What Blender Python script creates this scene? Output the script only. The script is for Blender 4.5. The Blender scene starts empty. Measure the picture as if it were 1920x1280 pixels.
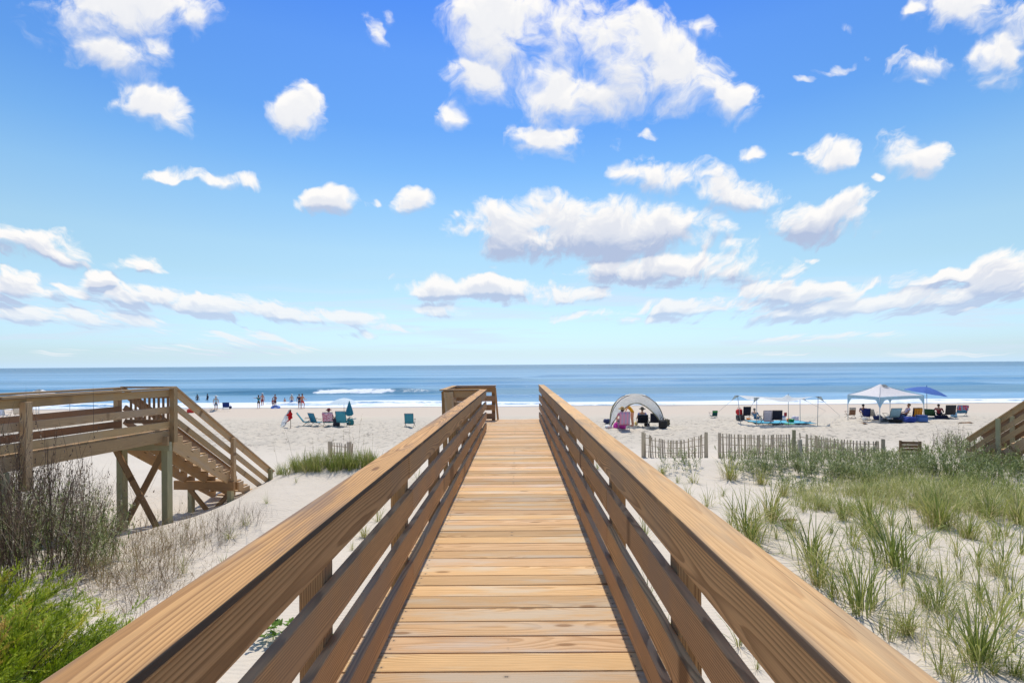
import bpy, bmesh, math, random
import numpy as np
from mathutils import Vector, Matrix, noise as mnoise
random.seed(7); rng = np.random.default_rng(7)
R = math.radians
scene = bpy.context.scene
COL = scene.collection
EYE = 5.4                     # camera height above the sea
F = 914.0 / 1920.0            # focal length in picture widths
ROLL = R(0.39)

# ------------------------------------------------------------------ helpers
def lin(r, g, b):
    f = lambda c: c/12.92 if c <= .04045 else ((c+.055)/1.055)**2.4
    return (f(r/255), f(g/255), f(b/255), 1)

def tag(o, label=None, cat=None, group=None, kind=None):
    if label: o['label'] = label
    if cat: o['category'] = cat
    if group: o['group'] = group
    if kind: o['kind'] = kind
    return o

def empty(name, loc=(0,0,0), rz=0, label=None, cat=None, group=None):
    o = bpy.data.objects.new(name, None); COL.objects.link(o)
    o.location = loc; o.rotation_euler = (0, 0, rz); o.empty_display_size = .2
    return tag(o, label, cat, group)

def link_mesh(name, me, mat=None, parent=None):
    o = bpy.data.objects.new(name, me); COL.objects.link(o)
    if mat:
        for m in (mat if isinstance(mat, (list, tuple)) else [mat]): me.materials.append(m)
    if parent: o.parent = parent
    return o

def copy_tree(o, parent=None):
    c = o.copy(); COL.objects.link(c)
    if parent: c.parent = parent
    for ch in list(o.children): copy_tree(ch, c)
    return c

def mesh_np(name, V, faces4=None, smooth=False, faces3=None):
    me = bpy.data.meshes.new(name)
    V = np.asarray(V, np.float32).reshape(-1, 3)
    n4 = 0 if faces4 is None else len(faces4); n3 = 0 if faces3 is None else len(faces3)
    me.vertices.add(len(V)); me.vertices.foreach_set('co', V.ravel())
    idx = []; starts = []
    if n4: idx.append(np.asarray(faces4, np.int32).ravel())
    if n3: idx.append(np.asarray(faces3, np.int32).ravel())
    idx = np.concatenate(idx)
    me.loops.add(len(idx)); me.loops.foreach_set('vertex_index', idx)
    st = np.concatenate([np.arange(n4)*4, n4*4 + np.arange(n3)*3]).astype(np.int32)
    me.polygons.add(n4+n3); me.polygons.foreach_set('loop_start', st)
    me.update(calc_edges=True); me.validate()
    me.polygons.foreach_set('use_smooth', np.full(n4+n3, smooth))
    return me

def pattr(me, name, arr, kind='FLOAT'):
    a = me.attributes.new(name, kind, 'POINT')
    a.data.foreach_set('vector' if kind == 'FLOAT_VECTOR' else 'value', np.asarray(arr, np.float32).ravel())

def vnoise(x, y, seed=0):
    """smooth value noise, -1..1"""
    xi = np.floor(x).astype(np.int64); yi = np.floor(y).astype(np.int64)
    fx = x-xi; fy = y-yi; fx = fx*fx*(3-2*fx); fy = fy*fy*(3-2*fy)
    def h(a, b):
        n = (a*374761393 + b*668265263 + seed*974634777) & 0xffffffff
        n = ((n ^ (n >> 13))*1274126177) & 0xffffffff
        return ((n ^ (n >> 16)) & 0xffff)/32767.5-1
    return (h(xi,yi)*(1-fx)+h(xi+1,yi)*fx)*(1-fy)+(h(xi,yi+1)*(1-fx)+h(xi+1,yi+1)*fx)*fy
def fbm(x, y, o=4, seed=0, g=.5):
    s = 0; a = 1; t = 0
    for k in range(o):
        s = s+a*vnoise(x*2**k+k*17.3, y*2**k-k*9.1, seed+k); t += a; a *= g
    return s/t

# ------------------------------------------------------------------ node helper
class NT:
    def __init__(s, tree): s.t = tree; s.t.nodes.clear()
    def n(s, typ, ins=None, out=0, **props):
        nd = s.t.nodes.new(typ)
        for k, v in props.items(): setattr(nd, k, v)
        for k, v in (ins or {}).items(): s.put(nd.inputs[k], v)
        nd_out = nd.outputs[out] if out is not None and len(nd.outputs) else nd
        return nd_out
    def put(s, sock, v):
        if isinstance(v, bpy.types.NodeSocket): s.t.links.new(v, sock)
        elif v is not None:
            if sock.type == 'RGBA' and not hasattr(v, '__len__'): v = (v, v, v, 1)
            if sock.type == 'RGBA' and len(v) == 3: v = (*v, 1)
            sock.default_value = v
    def m(s, op, a, b=None, c=None, clamp=False):
        return s.n('ShaderNodeMath', {k: v for k, v in enumerate((a, b, c)) if v is not None}, operation=op, use_clamp=clamp)
    def v(s, op, a, b=None, out=None):
        o = out if out is not None else (1 if op in ('DOT_PRODUCT', 'LENGTH', 'DISTANCE') else 0)
        return s.n('ShaderNodeVectorMath', {k: v for k, v in enumerate((a, b)) if v is not None}, out=o, operation=op)
    def xyz(s, x, y, z): return s.n('ShaderNodeCombineXYZ', {0: x, 1: y, 2: z})
    def sep(s, v):
        nd = s.t.nodes.new('ShaderNodeSeparateXYZ'); s.put(nd.inputs[0], v); return nd.outputs
    def mix(s, f, a, b, blend='MIX'):
        nd = s.t.nodes.new('ShaderNodeMix'); nd.data_type = 'RGBA'; nd.blend_type = blend
        s.put(nd.inputs[0], f); s.put(nd.inputs[6], a); s.put(nd.inputs[7], b); return nd.outputs[2]
    def mixf(s, f, a, b):
        nd = s.t.nodes.new('ShaderNodeMix'); s.put(nd.inputs[0], f); s.put(nd.inputs[2], a); s.put(nd.inputs[3], b); return nd.outputs[0]
    def sstep(s, x, a, b, lo=0., hi=1.):
        return s.n('ShaderNodeMapRange', {0: x, 1: a, 2: b, 3: lo, 4: hi}, interpolation_type='SMOOTHSTEP')
    def lstep(s, x, a, b, lo=0., hi=1.):
        return s.n('ShaderNodeMapRange', {0: x, 1: a, 2: b, 3: lo, 4: hi})
    def noise(s, vec, scale, detail=3, rough=.5, dist=0., out=0, **p):
        return s.n('ShaderNodeTexNoise', {'Vector': vec, 'Scale': scale, 'Detail': detail, 'Roughness': rough, 'Distortion': dist}, out=out, **p)
    def ramp(s, f, stops, interp='LINEAR'):
        nd = s.t.nodes.new('ShaderNodeValToRGB'); s.put(nd.inputs[0], f); cr = nd.color_ramp; cr.interpolation = interp
        while len(cr.elements) < len(stops): cr.elements.new(.5)
        for e, (p, c) in zip(cr.elements, stops):
            e.position = p; e.color = c if len(c) == 4 else (*c, 1)
        return nd.outputs[0]
    def attr(s, name, out=2): return s.n('ShaderNodeAttribute', out=out, attribute_name=name)   # 0 color 1 vector 2 fac
    def bump(s, h, strength=.5, dist=.01, normal=None):
        return s.n('ShaderNodeBump', {'Height': h, 'Strength': strength, 'Distance': dist, 'Normal': normal})
    def bsdf(s, **k):
        nd = s.t.nodes.new('ShaderNodeBsdfPrincipled')
        for a, b in k.items(): s.put(nd.inputs[a.replace('_', ' ')], b)
        return nd.outputs[0]
    def out(s, surf): 
        o = s.t.nodes.new('ShaderNodeOutputMaterial'); s.put(o.inputs[0], surf)

def material(name):
    m = bpy.data.materials.new(name); m.use_nodes = True
    return m, NT(m.node_tree)

def plain(name, col, rough=.6, var=.08, scale=8., metal=0., transl=0., bump=0.):
    """a fabric / paint / plastic with slight procedural mottling"""
    m, t = material(name)
    co = t.n('ShaderNodeTexCoord', out=3)
    nz = t.noise(co, scale, 4, .6)
    f = t.lstep(nz, .3, .7, 1-var*2, 1+var)
    c = t.mix(1., col, t.xyz(f, f, f), 'MULTIPLY')
    nrm = t.bump(nz, bump, .02) if bump else None
    b = t.bsdf(Base_Color=c, Roughness=rough, Metallic=metal, **({'Normal': nrm} if bump else {}))
    if transl:
        tr = t.n('ShaderNodeBsdfTranslucent', {0: c})
        b = t.n('ShaderNodeMixShader', {0: transl, 1: b, 2: tr})
    t.out(b)
    return m

# ------------------------------------------------------------------ measured place (x right, y out to sea, z up; metres)
def ground_rel(X, Y):
    """height of the sand below the eye"""
    X = np.asarray(X, float); Y = np.asarray(Y, float)
    z = np.interp(Y, [-10,0,4,8,12,15.5,17.5,20,27,34,45,55,64,75,100], [-2.3,-2.35,-2.5,-2.85,-3.12,-3.24,-3.46,-3.52,-3.62,-4.05,-4.62,-5.02,-5.38,-5.9,-7.5])
    z = z - .72*np.exp(-((X+8.75)/1.75)**2-((Y-12.2)/3.)**2)
    z = z + .52*np.exp(-((X+5.15)/1.35)**2-((Y-11.4)/2.5)**2)
    z = z + .45*np.exp(-((X+4.4)/1.9)**2-((Y-13.4)/1.6)**2)
    z = z - .25*np.exp(-((X+5.5)/2.5)**2-((Y-6.5)/3)**2)
    z = z + .22*np.exp(-((X-5.)/3.5)**2-((Y-15.6)/1.5)**2)
    z = z + .18*np.exp(-((X-9.)/2.5)**2-((Y-10.5)/1.6)**2) + .12*np.exp(-((X-4.5)/1.5)**2-((Y-9.5)/1.2)**2)
    dune = np.clip((18.5-Y)/3., 0, 1)
    z = z + dune*(.10*fbm(X*.45, Y*.45, 3, 3))
    # footprints and scuffs on the open beach
    b = np.clip((Y-19)/4, 0, 1)*np.clip((46-Y)/8, 0, 1)
    z = z - b*(np.clip(vnoise(X*2.3, Y*1.6, 11)-.10, 0, 1)*.20+fbm(X*1.3, Y*1.0, 3, 23)*.10)
    return z

def ground(X, Y): return float(ground_rel(X, Y))+EYE

def ray(px, py):
    dx = px-970.; dy = py-683.5
    return (dx*math.cos(ROLL)-dy*math.sin(ROLL))/914., -(dx*math.sin(ROLL)+dy*math.cos(ROLL))/914.

def spot(px, py):
    """point of the sand at this bearing of the survey photograph"""
    u, w = ray(px, py)
    Y = np.concatenate([np.linspace(1.5, 30, 1500), np.linspace(30, 90, 1200)])
    d = EYE+w*Y-(ground_rel(u*Y, Y)+EYE)
    k = np.argmax(d < 0)
    if not (d < 0).any(): k = len(Y)-1
    y = Y[k]
    return Vector((u*y, y, ground(u*y, y)))
def at(px, py, Y):
    u, w = ray(px, py); return Vector((u*Y, Y, EYE+w*Y))

# ------------------------------------------------------------------ camera, render
cam = bpy.data.cameras.new('camera'); camo = bpy.data.objects.new('camera', cam); COL.objects.link(camo)
cam.sensor_width = 36; cam.lens = 36*F; cam.clip_start = .05; cam.clip_end = 60000
cam.shift_x = -10/1920.; cam.shift_y = 43.5/1920.
camo.location = (0, 0, EYE); camo.rotation_euler = (R(90), ROLL, 0)
scene.camera = camo
scene.render.engine = 'CYCLES'
scene.view_settings.view_transform = 'Standard'; scene.view_settings.look = 'None'
scene.view_settings.exposure = 0; scene.view_settings.gamma = 1
scene.cycles.use_denoising = True
scene.cycles.max_bounces = 8; scene.cycles.diffuse_bounces = 4; scene.cycles.transparent_max_bounces = 12
scene.render.resolution_x = 1024; scene.render.resolution_y = 682

SUN_EL, SUN_AZ = R(66), R(1.2)       # azimuth from +Y (out to sea) towards +X
sl = bpy.data.lights.new('sun', 'SUN'); sl.energy = 3.45; sl.angle = R(.5); sl.color = (1, .95, .87)
so = bpy.data.objects.new('sun', sl); COL.objects.link(so)
sd = Vector((math.sin(SUN_AZ)*math.cos(SUN_EL), math.cos(SUN_AZ)*math.cos(SUN_EL), math.sin(SUN_EL)))
so.rotation_euler = sd.to_track_quat('Z', 'Y').to_euler(); so.location = (0, 0, 30)

# ------------------------------------------------------------------ sky with clouds
def cl(px, py, a, b, rot=0, w=1.): return (px, py, a, b*1.2, rot, w*1.3) if py > 515 else (px, py, a, b, rot, w)
CLOUDS = [cl(225,20,150,70,0,1.25), cl(215,90,95,52,-18,1.), cl(285,85,55,45,0,.9), cl(110,22,60,22,0,.35),
 cl(285,205,72,42,-28,1.), cl(225,195,30,22,0,.45), cl(558,212,50,48,-30,.95), cl(708,62,20,42,25,.6), cl(725,30,10,22,0,.35),
 cl(330,328,62,15,0,.7), cl(425,340,55,17,-8,.8), cl(608,374,52,22,5,1.), cl(768,382,36,22,15,1.), cl(700,380,26,13,0,.4), cl(850,400,18,8,20,.3),
 cl(935,55,92,90,0,1.2), cl(895,150,62,60,20,1.), cl(852,208,45,26,15,.7), cl(1010,150,80,75,0,.7), cl(1165,105,150,95,-25,1.25), cl(1085,175,130,60,5,1.1), cl(1250,150,130,62,-15,1.1),
 cl(1365,190,48,40,-20,.9), cl(1320,60,45,20,-15,.55), cl(1050,262,105,30,-6,1.), cl(1095,215,60,35,0,.55), cl(1218,255,22,16,0,.45),
 cl(1413,290,27,17,12,.8), cl(1558,298,46,30,0,1.), cl(1715,292,60,36,-18,1.), cl(1650,327,17,11,0,.7), cl(1500,285,30,7,0,.2),
 cl(1240,335,100,34,-10,.95), cl(1370,365,95,32,-8,.9), cl(1320,325,50,22,0,.5), cl(1550,408,98,44,6,1.), cl(1600,380,48,30,0,.6), cl(1490,375,30,14,0,.3),
 cl(1110,432,225,58,0,1.25), cl(1260,415,110,34,0,.8), cl(1350,430,42,20,0,.6), cl(940,435,60,36,0,.7), cl(1260,503,185,34,0,1.2), cl(1380,495,70,22,0,.7),
 cl(1375,460,38,12,0,.35), cl(1530,487,20,5,0,.3),
 cl(895,540,138,18,0,1.), cl(1060,556,88,15,3,.9), cl(832,580,54,14,0,.75), cl(935,499,14,7,0,.35), cl(735,520,20,6,0,.25), cl(1062,514,24,7,0,.4),
 cl(75,462,98,30,-12,1.), cl(-10,440,30,22,0,.7), cl(260,498,48,18,-4,.85), cl(305,510,24,6,0,.4), cl(25,540,50,27,-10,.95), cl(183,530,32,16,0,.9),
 cl(145,550,70,15,-4,.8), cl(265,558,90,19,0,.9), cl(400,575,90,20,-6,.85), cl(510,585,100,18,-8,.8), cl(620,598,95,14,-6,.75), cl(735,617,48,7,-3,.6),
 cl(50,588,80,17,-4,.7), cl(190,600,110,16,-4,.75), cl(300,622,48,9,-3,.45), cl(440,642,95,17,0,.42), cl(420,655,60,14,0,.35), cl(540,655,70,10,0,.35), cl(690,628,55,8,0,.4), cl(110,660,60,8,0,.25), cl(280,655,80,8,0,.3),
 cl(1500,552,112,22,0,1.), cl(1330,574,170,15,2,.75), cl(1580,573,200,22,3,.9), cl(1740,560,150,22,4,.9), cl(1890,525,85,36,14,1.15), cl(1770,520,180,12,4,.75), cl(1760,583,160,7,1,.6),
 cl(1100,590,115,8,2,.6), cl(1240,600,120,8,0,.4), cl(1510,635,110,8,0,.35), cl(1620,628,90,6,0,.35), cl(1740,664,120,5,0,.35), cl(985,627,30,4,0,.25), cl(1450,662,60,4,0,.3),
 cl(1850,25,115,60,0,.75), cl(1865,105,60,55,30,.9), cl(1890,60,70,60,0,.5), cl(1720,122,58,34,25,.85), cl(1725,155,24,16,0,.6), cl(1575,130,38,9,20,.4), cl(1635,105,14,8,0,.3), cl(1507,155,18,5,0,.3), cl(1715,12,24,13,0,.5), cl(1590,60,28,10,-30,.2)]

def make_sky():
    w = bpy.data.worlds.new('World'); scene.world = w; w.use_nodes = True
    g = bpy.data.node_groups.new('cloud_cover', 'ShaderNodeTree')
    g.interface.new_socket('uv', in_out='INPUT', socket_type='NodeSocketVector')
    g.interface.new_socket('cover', in_out='OUTPUT', socket_type='NodeSocketFloat')
    t = NT(g); gi = g.nodes.new('NodeGroupInput'); go = g.nodes.new('NodeGroupOutput'); p = gi.outputs[0]
    acc = None
    for (px, py, a, b, rot, wt) in CLOUDS:
        u, v_ = ray(px, py); a = a*1.12/914.; b = b*1.12/914.; c, s = math.cos(R(rot)), math.sin(R(rot))
        x = t.v('DOT_PRODUCT', p, (c/a, s/a, -(c*u+s*v_)/a))
        y = t.v('DOT_PRODUCT', p, (-s/b, c/b, -(-s*u+c*v_)/b))
        r2 = t.m('MULTIPLY_ADD', x, x, t.m('MULTIPLY', y, y))
        mm = t.m('MULTIPLY_ADD', r2, -(.55+.45*wt), wt)
        acc = mm if acc is None else t.m('SMOOTH_MAX', acc, mm, .25)
    t.put(go.inputs[0], t.m('MAXIMUM', acc, -1.5))
    t = NT(w.node_tree)
    d = t.n('ShaderNodeTexCoord', out=0)
    x, y, z = t.sep(d)
    ys = t.m('MAXIMUM', y, .08)
    u = t.m('DIVIDE', x, ys); v_ = t.m('DIVIDE', z, ys)
    uv = t.xyz(u, v_, 1.)
    # small eddies stretch flat towards the horizon; billows heap up on top of them
    wn = t.v('SUBTRACT', t.noise(uv, 11., 3, .55, 0., out=1), (.5, .5, .5))
    wx, wy, _w = t.sep(wn)
    wk = t.lstep(v_, .05, .5, .30, 1.)
    uvw = t.v('ADD', uv, t.xyz(t.m('MULTIPLY', wx, .075), t.m('MULTIPLY', wy, t.m('MULTIPLY', wk, .075)), 0.))
    def dens(uvv, det):
        sx, sy, _ = t.sep(uvv)
        k = t.m('POWER', t.m('MAXIMUM', sy, .004), -.30)
        nv = t.xyz(t.m('MULTIPLY', sx, k), t.m('MULTIPLY', t.m('MULTIPLY', sy, k), 1.45), 0.)
        n1 = t.noise(nv, 8., det, .60, .25, noise_dimensions='2D')
        bl = t.n('ShaderNodeTexVoronoi', {'Vector': nv, 'Scale': 15., 'Detail': 3., 'Roughness': .55, 'Smoothness': .55}, out=0, feature='SMOOTH_F1', voronoi_dimensions='2D', normalize=True)
        gn = t.n('ShaderNodeGroup', node_tree=g, ins={})
        nd = gn.node; t.put(nd.inputs[0], uvv)
        return nd.outputs[0], n1, bl
    M, n1, b1 = dens(uvw, 9)
    eddy = t.m('MULTIPLY_ADD', t.m('SUBTRACT', n1, .5), 3.9, t.m('MULTIPLY', t.m('SUBTRACT', .36, b1), 1.15))
    D = t.m('ADD', M, eddy)
    off = t.v('ADD', uvw, (.003, .020, 0))
    M2, n2, b2 = dens(off, 4)
    D2 = t.m('ADD', M2, t.m('MULTIPLY_ADD', t.m('SUBTRACT', n2, .5), 3.9, t.m('MULTIPLY', t.m('SUBTRACT', .36, b2), 1.15)))
    top = t.sstep(t.m('SUBTRACT', M2, M), .25, -.25)      # crisp sunlit crowns, softer trailing bases
    low = t.sstep(v_, .46, .20)                   # far clouds show more of their shaded base
    alpha = t.n('ShaderNodeMapRange', {0: D, 1: -.10, 2: t.mixf(top, t.mixf(low, 2.0, .95), .95), 3: 0., 4: 1.}, interpolation_type='SMOOTHSTEP')
    front = t.sstep(y, .05, .12)
    alpha = t.m('MULTIPLY', alpha, front)
    low = t.sstep(v_, .46, .20)                   # far clouds show more of their shaded base
    base_ = t.sstep(t.m('ADD', t.m('SUBTRACT', M2, M), t.m('MULTIPLY', t.m('SUBTRACT', D2, D), .22)), -.22, .80)
    thick = t.sstep(D2, .1, 1.3)
    under = t.m('MULTIPLY', t.m('ADD', t.m('MULTIPLY', base_, .95), t.m('MULTIPLY', thick, .38), clamp=True), t.mixf(low, .55, 1.25), clamp=True)
    haze = t.sstep(v_, .02, .20)
    lit = t.mix(haze, (.88, .91, .95, 1), (1.0, .985, .97, 1))
    dark = t.mix(haze, (.56, .69, .90, 1), (.46, .55, .75, 1))
    ccol = t.mix(under, lit, dark)
    alpha = t.m('MULTIPLY', alpha, t.mixf(haze, .8, 1.))
    # thin veils of far stratus low over the sea
    sv = t.noise(t.xyz(t.m('MULTIPLY', u, 1.6), t.m('MULTIPLY', v_, 26.), 0.), 1.7, 6, .6, .4, noise_dimensions='2D')
    veil = t.m('MULTIPLY', t.m('MULTIPLY', t.sstep(sv, .44, .74), t.sstep(v_, .21, .12)), t.m('MULTIPLY', t.sstep(v_, .008, .04), t.m('MULTIPLY', front, .62)))
    ccol = t.mix(t.m('MULTIPLY', t.m('SUBTRACT', 1., alpha), t.sstep(veil, .0, .05)), ccol, (.68, .79, .94, 1))
    alpha = t.m('MAXIMUM', alpha, veil)
    sky = t.n('ShaderNodeTexSky', sky_type='NISHITA', sun_disc=False, sun_elevation=SUN_EL, sun_rotation=SUN_AZ, altitude=0., air_density=1., dust_density=.6, ozone_density=2.)
    tint = t.ramp(t.m('MAXIMUM', z, 0.), SKY_TINT)
    base = t.mix(1., sky, tint, 'MULTIPLY')
    bg1 = t.n('ShaderNodeBackground', {0: base, 1: .10})
    bg2 = t.n('ShaderNodeBackground', {0: ccol, 1: 1.})
    o = t.t.nodes.new('ShaderNodeOutputWorld')
    t.put(o.inputs[0], t.n('ShaderNodeMixShader', {0: alpha, 1: bg1, 2: bg2}))
SKY_TINT = [(0, (1, 1, 1)), (1, (1, 1, 1))]
def _tints():
    rows = [(.0, (199,188,158), (216,240,251)), (.010, (209,203,177), (216,241,251)), (.018, (214,211,188), (216,241,251)), (.027, (214,215,196), (215,241,251)), (.10, (178,199,210), (198,232,251)), (.168, (163,192,218), (186,228,250)), (.218, (151,181,214), (176,221,250)),
            (.297, (140,169,206), (152,205,250)), (.36, (135,163,201), (128,188,249)), (.429, (130,157,197), (108,170,247)), (.525, (127,152,192), (98,158,245)), (.593, (127,150,190), (82,143,243))]
    out = []
    for z, c, tg in rows:
        a, b = lin(*c), lin(*tg); out.append((z, tuple(b[k]/a[k] for k in range(3))))
    out.append((.75, (.95, 1.10, 1.22))); out.append((.85, (1.35, 1.40, 1.45))); out.append((1., (1.5, 1.5, 1.5)))
    return out
SKY_TINT = _tints()
# ------------------------------------------------------------------ sand
def sand_material():
    m, t = material('sand')
    pos = t.n('ShaderNodeNewGeometry', out=0)
    x, y, z = t.sep(pos)
    big = t.noise(pos, .35, 4, .6)
    fine = t.noise(pos, 60., 3, .7)
    grit = t.noise(pos, 420., 2, .7)
    c = t.mix(big, (.625, .545, .435, 1), (.70, .62, .51, 1))
    f = t.lstep(grit, .25, .75, .90, 1.08)
    c = t.mix(1., c, t.xyz(f, f, f), 'MULTIPLY')
    # open beach: slightly warmer, trodden
    beach = t.sstep(y, 18., 24.)
    c = t.mix(t.m('MULTIPLY', beach, .6), c, (.575, .505, .395, 1))
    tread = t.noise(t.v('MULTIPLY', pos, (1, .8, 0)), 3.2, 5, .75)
    c = t.mix(t.m('MULTIPLY', t.m('MULTIPLY', t.sstep(tread, .50, .62), beach), t.sstep(y, 42., 33.,)), c, (.37, .325, .26, 1))  # shade of the footprints, painted into the sand colour
    # smooth damp flat nearer the water
    damp = t.sstep(t.m('ADD', y, t.m('MULTIPLY', t.m('SUBTRACT', big, .5), 6.)), 40., 47.)
    c = t.mix(t.m('MULTIPLY', damp, .75), c, (.62, .51, .40, 1))
    wet = t.sstep(t.m('ADD', y, t.m('MULTIPLY', t.m('SUBTRACT', t.noise(t.v('MULTIPLY', pos, (1, .2, 1)), .12, 3), .5), 5.)), 60.2, 62.)
    c = t.mix(t.m('MULTIPLY', wet, .8), c, (.34, .28, .23, 1))
    rip = t.n('ShaderNodeTexWave', {'Vector': pos, 'Scale': 4.2, 'Distortion': 5., 'Detail': 3., 'Detail Scale': 1.2}, out=1, bands_direction='Y')
    dune = t.sstep(y, 19., 15.)
    h = t.m('MULTIPLY_ADD', rip, t.m('MULTIPLY', dune, .10), t.m('MULTIPLY', fine, .12))
    h = t.m('ADD', h, t.m('MULTIPLY', t.m('MULTIPLY', tread, beach), t.m('MULTIPLY', t.sstep(damp, .9, .1), 2.0)))
    h = t.m('ADD', h, t.m('MULTIPLY', t.noise(pos, 5., 4, .6), .9))
    h = t.m('ADD', h, t.m('MULTIPLY', grit, .025))
    nrm = t.bump(h, .65, .055)
    t.out(t.bsdf(Base_Color=c, Roughness=t.mixf(wet, .95, .35), Normal=nrm, Specular_IOR_Level=.15))
    return m

def build_ground():
    ys = [-12.]
    while ys[-1] < 95: ys.append(ys[-1]+max(.07, .0075*max(ys[-1], 0)+.035))
    ys = np.array(ys)
    s = np.linspace(-1, 1, 461); s = .45*s+.55*s**3
    Y, S = np.meshgrid(ys, s, indexing='ij')
    X = S*(22+1.9*np.maximum(Y, 0))
    Z = ground_rel(X, Y)
    d = np.clip((18-Y)/3, 0, 1)
    Z = Z+d*.025*fbm(X*1.7, Y*1.7, 3, 31)
    n0, n1 = Y.shape
    i = (np.arange(n0-1)[:, None]*n1+np.arange(n1-1)[None]).ravel()
    me = mesh_np('sand', np.stack([X, Y, Z+EYE], -1), np.stack([i, i+1, i+n1+1, i+n1], -1), smooth=True)
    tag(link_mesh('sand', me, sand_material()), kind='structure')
    # land far to the sides and behind the dunes
    k = 3000.
    V = [(-k, -400, 1.1), (k, -400, 1.1), (k, 61, -.35), (-k, 61, -.35)]
    me = mesh_np('far_shore', V, [(0, 1, 2, 3)])
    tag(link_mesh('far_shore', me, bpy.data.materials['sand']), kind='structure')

# ------------------------------------------------------------------ sea
def sea_material():
    m, t = material('sea_water')
    pos = t.n('ShaderNodeNewGeometry', out=0)
    x, y, z = t.sep(pos)
    foam = t.attr('foam')
    swell = t.noise(t.v('MULTIPLY', pos, (.18, 1., 0)), .07, 4, .6)
    band = t.noise(t.v('MULTIPLY', pos, (.05, 1., 0)), .016, 3, .6)
    far = t.sstep(y, 150., 900.)
    deep = t.mix(far, (.10, .25, .40, 1), (.04, .135, .22, 1))
    lightw = t.mix(far, (.20, .40, .58, 1), (.07, .19, .29, 1))
    c = t.mix(t.sstep(t.m('ADD', t.m('MULTIPLY', swell, .5), t.m('MULTIPLY', band, .5)), .40, .60), deep, lightw)
    yw = t.m('ADD', y, t.m('MULTIPLY', t.m('SUBTRACT', band, .5), 60.))
    face_shade = t.m('MULTIPLY', t.sstep(yw, 84., 94.), t.sstep(yw, 126., 108.))
    c = t.mix(t.m('MULTIPLY', face_shade, .8), c, (.035, .155, .235, 1))  # dark wave faces painted into the water colour
    face_shade2 = t.m('MULTIPLY', t.sstep(yw, 150., 162.), t.sstep(yw, 190., 172.))
    c = t.mix(t.m('MULTIPLY', face_shade2, .55), c, (.045, .17, .26, 1))  # farther band of painted wave-face shade
    chop = t.noise(t.v('MULTIPLY', pos, (.35, 1., 0)), .55, 5, .65)
    h = t.m('MULTIPLY_ADD', chop, .5, t.m('MULTIPLY', swell, 2.2))
    nrm = t.bump(h, t.lstep(y, 60., 900., .55, .85), 1.2)
    w = t.bsdf(Base_Color=c, Roughness=.28, Normal=nrm, Specular_IOR_Level=.32)
    fn = t.noise(t.v('MULTIPLY', pos, (.6, 1., 1.)), 1.1, 6, .7)
    fm = t.sstep(t.m('ADD', foam, t.m('MULTIPLY', t.m('SUBTRACT', fn, .5), 1.1)), .38, .62)
    fo = t.bsdf(Base_Color=(.83, .85, .86, 1), Roughness=.8, Normal=t.bump(fn, .6, .25))
    t.out(t.n('ShaderNodeMixShader', {0: fm, 1: w, 2: fo}))
    return m

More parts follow.
